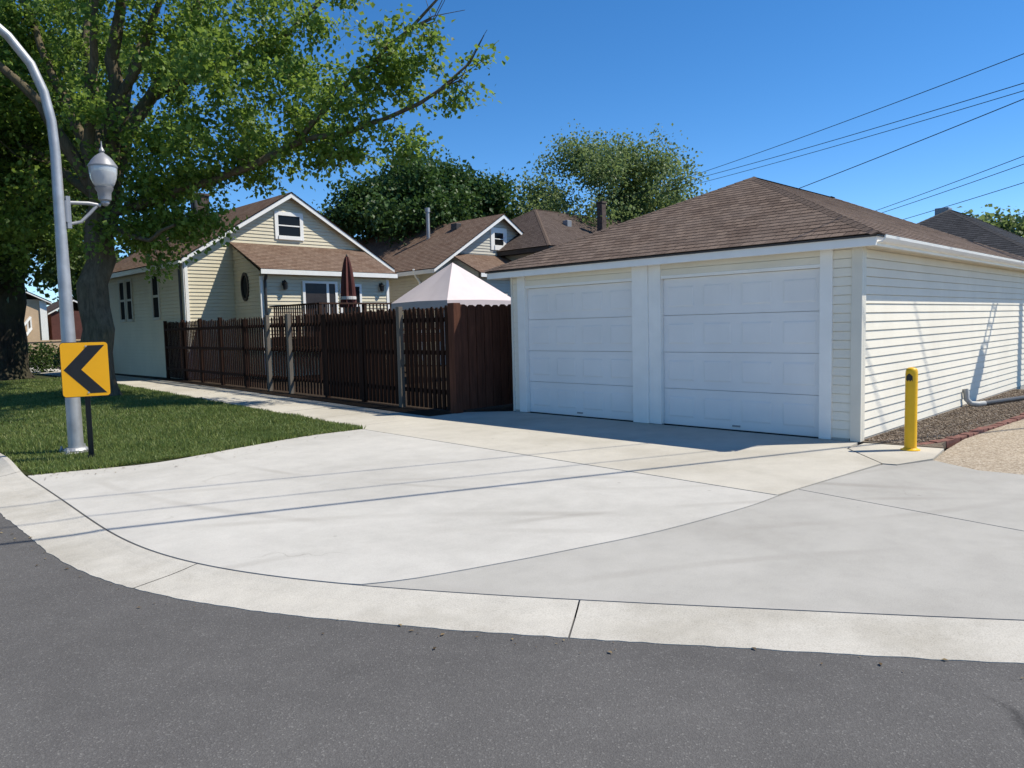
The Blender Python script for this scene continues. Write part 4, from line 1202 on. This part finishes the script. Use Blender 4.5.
    for k in range(len(dn)-1):
        for j in range(n):
            wood.f.append((base+k*n+j, base+k*n+(j+1) % n, base+(k+1)*n+(j+1) % n, base+(k+1)*n+j)); wood.uv += [(0, 0)]*4
    wood.build('trunk', barkmat, root, smooth=True)
    # leaves: drooping tufts on the twig ends and along the last stretch of each twig
    C = []; Dv = []
    for t in tips:
        i = t
        for k in range(3):
            C.append(pos[i]); dd = pos[i]-pos[par[i]]; Dv.append(dd/(np.linalg.norm(dd)+1e-6))
            i = par[i]
            if i < ntr: break
    C, Dv = np.array(C), np.array(Dv)
    cnt = r.poisson(per, len(C)); idx = np.repeat(np.arange(len(C)), cnt); m = len(idx)
    P = C[idx]+r.normal(0, spread, (m, 3))*np.array([1, 1, .8])
    sz = leaf*(.6+.7*r.random(m))
    ax_ = Dv[idx]*.5+r.normal(0, .6, (m, 3))+np.array([0, 0, -.45]); ax_ /= np.linalg.norm(ax_, axis=1)[:, None]
    rn = r.normal(0, .75, (m, 3))+np.array([0, 0, 1.0]); sd_ = np.cross(ax_, rn); sd_ /= np.linalg.norm(sd_, axis=1)[:, None]+1e-9
    nn = np.cross(sd_, ax_)
    w_ = sz*.42; cup = sz*.12
    LV = np.stack([P, P+ax_*(sz*.42)[:, None]+sd_*w_[:, None]+nn*cup[:, None], P+ax_*sz[:, None], P+ax_*(sz*.42)[:, None]-sd_*w_[:, None]+nn*cup[:, None]], 1)
    b_ = 4*np.arange(m)[:, None]
    F = np.concatenate([b_+np.array([[0, 1, 2]]), b_+np.array([[0, 2, 3]])])
    mesh_np('crown', LV.reshape(-1, 3), F, leafmat, root)

T1 = thing('maple_tree', (5.9, 20.96, 0), 'big maple with a thick forked trunk and spreading crown, behind the street lamp', 'tree')
limbs = [
    ([(6.35, 20.95, 4.66), (6.44, 21.47, 6.39), (6.67, 22.17, 8.37), (6.96, 22.85, 10.71), (7.3, 23.88, 14.12)], .24, .07),
    ([(6.42, 20.78, 5.14), (6.53, 20.43, 6.7), (6.54, 20.02, 8.3), (6.61, 19.53, 9.57), (6.64, 18.58, 11.48)], .24, .07),
    ([(6.45, 20.77, 5.27), (7.06, 20.9, 6.88), (7.69, 20.82, 7.87), (8.58, 20.67, 9.45), (9.47, 20.57, 11.49)], .25, .06),
    ([(6.35, 20.77, 4.39), (6.91, 19.26, 4.79), (7.59, 17.91, 5.15), (8.27, 16.7, 5.46), (8.92, 15.67, 5.87), (9.46, 14.72, 5.99), (10.09, 13.69, 6.21), (10.71, 12.69, 6.66), (11.14, 12.18, 7.26), (11.33, 11.92, 7.79)], .12, .012),
    ([(8.92, 15.67, 5.87), (9.3, 14.82, 6.7), (9.84, 13.93, 7.42), (10.29, 13.12, 7.97), (10.58, 12.61, 8.52), (10.72, 12.25, 9.15)], .07, .014),
    ([(6.31, 21.01, 4.91), (5.72, 21.04, 6.21), (5.13, 21.02, 7.18), (4.4, 21.15, 8.1), (3.39, 21.55, 9.09)], .20, .05),
    ([(6.33, 21.29, 5.08), (6.1, 23.49, 6.16), (5.65, 25.48, 7.27), (4.91, 27.77, 8.48)], .16, .05),
    ([(7.69, 20.82, 7.87), (8.26, 19.13, 8.09), (8.81, 17.48, 8.38), (9.38, 16.09, 8.71), (9.88, 15.12, 9.55)], .11, .03),
    ([(6.22, 21.07, 4.66), (6.46, 19.77, 4.04), (6.62, 18.59, 3.82), (6.82, 17.57, 4.07)], .09, .03),
    ([(6.3, 21.0, 4.2), (6.0, 20.3, 6.0), (5.9, 19.6, 8.0), (5.9, 18.6, 10.5)], .18, .05),
    ([(6.4, 20.9, 5.0), (6.2, 21.6, 6.6), (5.7, 22.3, 8.6), (5.2, 23.2, 11)], .18, .05),
    ([(6.6, 20.3, 7.0), (7.0, 19.5, 8.2), (7.3, 18.8, 9.6), (7.4, 17.9, 11.2)], .13, .04),
    ([(6.9, 20.9, 6.6), (7.3, 21.4, 8.2), (7.9, 21.8, 10.0)], .14, .05),
] + [([(10.71, 12.69, 6.66), (10.95, 12.3, 6.9), t_], .016, .005) for t_ in [(11.29, 11.9, 7.26), (11.17, 11.93, 6.52), (11.07, 12.14, 6.23), (11.31, 11.8, 7.86)]] + [([(10.29, 13.12, 7.97), (10.6, 12.75, 8.2), t_], .016, .005) for t_ in [(11.01, 12.15, 8.29), (10.82, 12.39, 8.72), (10.51, 13.01, 9.04), (11.1, 12.3, 9.1)]]
lumps = [(6.06, 21.98, 11.42, 5.0, .7), (8.21, 18.87, 9.1, 3.6), (7.53, 19.31, 6.89, 2.6, .8), (7.27, 20.14, 5.64, 1.7, 1.4), (8.19, 17.18, 6.45, 2.2, 1.2), (9.05, 15.66, 6.96, 1.9, .75), (9.79, 14.71, 7.54, 1.8, .5), (10.15, 13.94, 6.45, 1.5, .5), (9.67, 15.25, 8.76, 2.3, .45), (10.4, 13.5, 7.4, 1.1, .8), (10.35, 13.2, 8.0, .8, .6), (7.99, 17.96, 5.32, 1.1), (9.26, 15.28, 5.47, 0.75), (5.14, 23.94, 7.96, 3.4), (3.9, 25.31, 9.07, 4, .8), (5.93, 25.01, 5.53, 1.8), (6.03, 17.61, 10.05, 4, .3), (7.97, 25.61, 10.07, 4.5, .6), (7.69, 15.11, 8.89, 2.6, .35), (11.0, 12.4, 7.3, 0.5, .8), (7.2, 19.3, 5.0, 1.3, 3), (7.6, 18.6, 4.75, 1.1, 3), (6.9, 20.1, 4.5, 1.0, 3), (7.5, 19.6, 4.3, 1.0, 2.5), (9.3, 15.1, 5.3, .7, 1.2), (9.8, 14.24, 6.02, 0.9, 1.6), (10.21, 13.51, 5.73, 0.8, 1.6), (9.54, 14.7, 5.29, 0.8, 1.6), (9.15, 15.35, 5.06, 0.5, 1), (10.59, 12.91, 6.2, 0.8, 1.2), (10.12, 13.87, 6.86, 1.0, 1), (10.6, 13.03, 7.4, 1.0, 1.2), (8.88, 16.65, 7.95, 1.6, .7), (8.92, 15.97, 5.99, 1.1, 1.4), (5.0, 25.22, 5.47, 1.8, 1.2), (6.38, 25.11, 4.4, 1.3, 1.3), (5.93, 28.25, 4.2, 1.6), (6.5, 29.5, 6.5, 2.2)]
grow_tree(T1, [(5.9, 20.96, 0), (5.99, 21.06, 1.74), (6.18, 21.08, 3.52), (6.35, 20.95, 4.66), (6.45, 20.77, 5.27)], [.41, .35, .33, .33, .29], limbs, lumps, 2350, M['leaf1'], M['bark'], 3, .125, 13, .45, .165, clump=.34)

T2 = thing('shade_tree', (6.4, 33.7, 0), 'dark shade tree at the left edge, its trunk left of the lamp pole', 'tree')
grow_tree(T2, [(6.4, 33.6, 0), (6.6, 33.65, 2.27), (7.0, 33.8, 4.94), (7.19, 33.97, 6.86)], [.62, .55, .48, .36],
          [([(7.1, 33.84, 4.94), (7.82, 32.41, 6.16), (8.45, 31.24, 7.71)], .2, .06), ([(7.19, 33.97, 6.86), (6.3, 34.25, 9.03), (5.2, 34.6, 11)], .2, .06), ([(7.08, 34.08, 6.86), (7.95, 34.12, 10.02), (8.4, 33.94, 12.34)], .22, .06), ([(6.7, 33.7, 3.0), (5.6, 32.6, 4.4), (4.6, 31.4, 5.4)], .15, .05)],
          [(7.38, 33.2, 9.36, 4.2), (8.23, 32.02, 6.33, 2.4), (5.86, 32.92, 5.87, 2.4), (8.4, 33.94, 12.34, 4), (6.97, 31.54, 4.2, 1.2), (4.5, 31.5, 7.5, 3), (9.5, 34, 8, 2.8), (6, 36, 8, 4)], 900, M['leaf2'], M['bark2'], 8, .20, 11, .6, .4)

T3 = thing('maple_tree', (3.4, 27.2, 0), 'maple just outside the left edge of the picture, shading the lawn', 'tree')  # extra tree, trunk out of view, added to darken the house side wall
grow_tree(T3, [(3.4, 27.2, 0), (3.5, 27.2, 2.0), (3.6, 27.3, 4.0)], [.36, .31, .25], [([(3.6, 27.3, 4.0), (4.6, 26.6, 5.4), (6.0, 26.0, 6.6)], .16, .04), ([(3.6, 27.3, 4.0), (3.0, 28.4, 6.0), (2.6, 29.4, 8.5)], .17, .04), ([(3.6, 27.3, 4.0), (5.0, 28.6, 5.6), (6.4, 29.8, 6.6)], .15, .04)],
          [(4.2, 27, 8, 3.4), (6.2, 26, 6.6, 2.2), (6.4, 29.8, 6.4, 2.4), (2.6, 29.4, 8.0, 2.8), (2.4, 25, 7, 2.6), (7.4, 31.5, 5.6, 1.6), (7.6, 28, 5.6, 1.5)], 900, M['leaf2'], M['bark2'], 17, .16, 14, .5, .24, clump=.4)
def simple_tree(name, loc, label, mat, lumps, trunk_h, tr, n_att, leaf, per, seed, spread=.4, limbs=()):
    o = thing(name, loc, label, 'tree', 'trees beyond the houses'); x, y, _ = loc
    grow_tree(o, [(x, y, 0), (x+.05, y, trunk_h*.5), (x, y+.05, trunk_h)], [tr, tr*.8, tr*.6], list(limbs), lumps, n_att, mat, M['bark2'], seed, leaf, per, .8, spread, .2, False, clump=.5)
def dome(cx, cy, cz, R_, H, n, seed, rr=(.26, .36), core=.62):
    q = random.Random(seed); out = [(cx, cy, cz, R_*core)]
    for k in range(n):
        a = q.uniform(0, 6.28); e = q.uniform(-.5, 1.4); rad_ = q.uniform(*rr)*R_
        out.append((cx+math.cos(a)*math.cos(e)*(R_-rad_), cy+math.sin(a)*math.cos(e)*(R_-rad_), cz+math.sin(e)*(H-rad_), rad_))
    return out
# dense dark tree behind the first two houses
simple_tree('dense_tree', (26.2, 32.2, 0), 'dense dark green tree between the two brown roofed houses', M['leaf3'], dome(26.2, 32.2, 7.0, 5.3, 3.9, 30, 2, (.16, .36), .55), 5, .35, 1000, .21, 30, 21, .42)
# loose pale tree further right
simple_tree('locust_tree', (34.4, 26.4, 0), 'tall pale green feathery tree behind the dark roofed house', M['leaf4'], dome(34.4, 26.4, 8.0, 5.8, 4.4, 30, 5, (.14, .34), .42) + [(30.9, 29.6, 8.0, 1.7), (38.4, 22.9, 7.2, 1.5), (40.2, 21.4, 7.3, .9), (37, 24, 6.5, 2.0), (32.2, 28.2, 6.5, 2.2)], 5.5, .32, 700, .17, 22, 33, .5)
simple_tree('small_tree', (46.6, 10.8, 0), 'small pale tree top showing over the black roof at right', M['leaf4'], dome(46.6, 10.8, 5.4, 2.3, 2.2, 10, 9, (.25, .4)), 3, .2, 170, .26, 12, 41, .4)
# more trees that close the view under the crowns at left
for k, (x, y, z, r_) in enumerate([(3.5, 88, 6, 6.5), (24, 84, 6, 6.0), (20, 52, 6.0, 4.0), (33, 66, 7, 6)]):
    simple_tree('street_tree', (x, y, 0), ['far street tree at the left edge', 'far street tree behind the maroon shed', 'tree behind the porch house, hidden by the maple', 'far tree behind the houses'][k], M['leaf2'], dome(x, y, z, r_, r_*.8, 14, 50+k, (.3, .4)), 3, .3, 260, .42, 13, 60+k, .6)
for k, (x, y, z, r_) in enumerate([(-9, 21, 6.5, 5.0), (-10, 32, 8, 6.5), (-10, 46, 8, 6.5)]):  # unseen trees put in to block sky light from the house side wall
    simple_tree('street_tree', (x, y, 0), ['nearest tree across the street, outside the picture', 'second tree across the street, outside the picture', 'third tree across the street, outside the picture'][k], M['leaf2'], dome(x, y, z, r_, r_, 12, 80+k, (.3, .4)), 2.6, .3, 260, .4, 14, 90+k, .6)
# low shrubs
def shrub(loc, label, r_, mat, seed):
    o = thing('shrub', loc, label, 'shrub', 'shrubs at the far end of the lawn'); x, y, _ = loc
    grow_tree(o, [(x, y, 0), (x, y, .15), (x, y, .3)], [.04, .03, .02], [], [(x, y, 2.2+r_*.2, r_)] if False else [(x, y, max(2.25, r_), r_)], 60, mat, M['bark2'], seed, .12, 9, .3, .2, .1, False)
def bush(loc, label, rx, h, mat, seed, n=2200, leaf=.10):
    o = thing('shrub', loc, label, 'shrub', 'shrubs at the far end of the lawn'); x, y, _ = loc
    r = np.random.default_rng(seed)
    st2 = MB()
    for k in range(7):
        a = r.random()*6.28; st2.tube([(x, y, 0), (x+math.cos(a)*rx*.5, y+math.sin(a)*rx*.5, h*.55), (x+math.cos(a)*rx*.8, y+math.sin(a)*rx*.8, h*.85)], [.02, .014, .006], 5)
    st2.build('stem', M['bark2'], o)
    u = r.normal(0, 1, (n, 3)); u /= np.linalg.norm(u, axis=1)[:, None]
    lump = 1+.18*np.sin(u[:, 0]*7+seed)*np.sin(u[:, 1]*6)
    P = u*(r.random((n, 1))**.4)*np.array([rx, rx, h*.5])*lump[:, None]+np.array([x, y, h*.52])
    ax_ = u+r.normal(0, .7, (n, 3)); ax_ /= np.linalg.norm(ax_, axis=1)[:, None]
    sd_ = np.cross(ax_, r.normal(0, 1, (n, 3))); sd_ /= np.linalg.norm(sd_, axis=1)[:, None]
    sz = leaf*(.6+.7*r.random(n))
    LV = np.stack([P, P+ax_*(sz*.45)[:, None]+sd_*(sz*.4)[:, None], P+ax_*sz[:, None], P+ax_*(sz*.45)[:, None]-sd_*(sz*.4)[:, None]], 1)
    mesh_np('foliage', LV.reshape(-1, 3), np.arange(4*n).reshape(-1, 4), mat, o)
bush((9.3, 35.2, 0), 'small dark shrub on the left of the house wall', .8, 1.2, M['leaf3'], 1)
bush((8.6, 38.0, 0), 'second dark shrub beyond the house corner', .9, 1.3, M['leaf2'], 2)
bush((7.7, 66.5, 0), 'light green bush in front of the distant tan house', 1.9, 4.4, M['leaf1'], 3, 2600, .25)

# fallen leaf bits and grit blown along the kerb, the lawn edge and the foot of the fence
r = np.random.default_rng(12); n = 420
k_ = r.integers(0, 3, n); u = r.random(n)
ki = (u*len(dens)*.75).astype(int)+int(len(dens)*.12)
ka = np.array([d[1][:2] for d in dens]); kn = ka[np.clip(ki, 0, len(ka)-1)]
lx = np.interp(u, np.linspace(0, 1, len(lawn_edge)), np.array(lawn_edge)[:, 0]); ly = np.interp(u, np.linspace(0, 1, len(lawn_edge)), np.array(lawn_edge)[:, 1])
px_ = np.where(k_ == 0, kn[:, 0]-np.abs(r.normal(0, .10, n)), np.where(k_ == 1, lx, 8.2+.03*u*14-np.abs(r.normal(0, .35, n))))
py_ = np.where(k_ == 0, kn[:, 1], np.where(k_ == 1, ly-np.abs(r.normal(0, .30, n)), 10.4+u*14))
ok = ~((k_ == 0) & (px_ > 8)); px_, py_, k_ = px_[ok], py_[ok], k_[ok]; n = len(px_)
zz = np.where(k_ == 0, .006, np.where(k_ == 1, .034, .036))
a = r.random(n)*6.28; sz = .006+.014*r.random(n)**2
c_, s_ = np.cos(a)*sz, np.sin(a)*sz
LV = np.stack([np.stack([px_-c_, py_-s_, zz], -1), np.stack([px_+s_*.5, py_-c_*.5, zz+sz*.3], -1), np.stack([px_+c_, py_+s_, zz+.001], -1), np.stack([px_-s_*.5, py_+c_*.5, zz+sz*.2], -1)], 1)
lm = NT('dry_leaf_bit'); lm.fin(lm.ramp(lm.n('ShaderNodeNewGeometry').outputs['Random Per Island'], [(0., (.05, .035, .02)), (.6, (.16, .11, .06)), (1., (.28, .22, .12))]), .9, 0, .1)
tag(mesh_np('leaf_litter', LV.reshape(-1, 3), np.arange(4*n).reshape(-1, 4), lm.m), 'dry leaf bits and grit scattered along the kerb and lawn edge', 'leaf litter', kind='stuff')
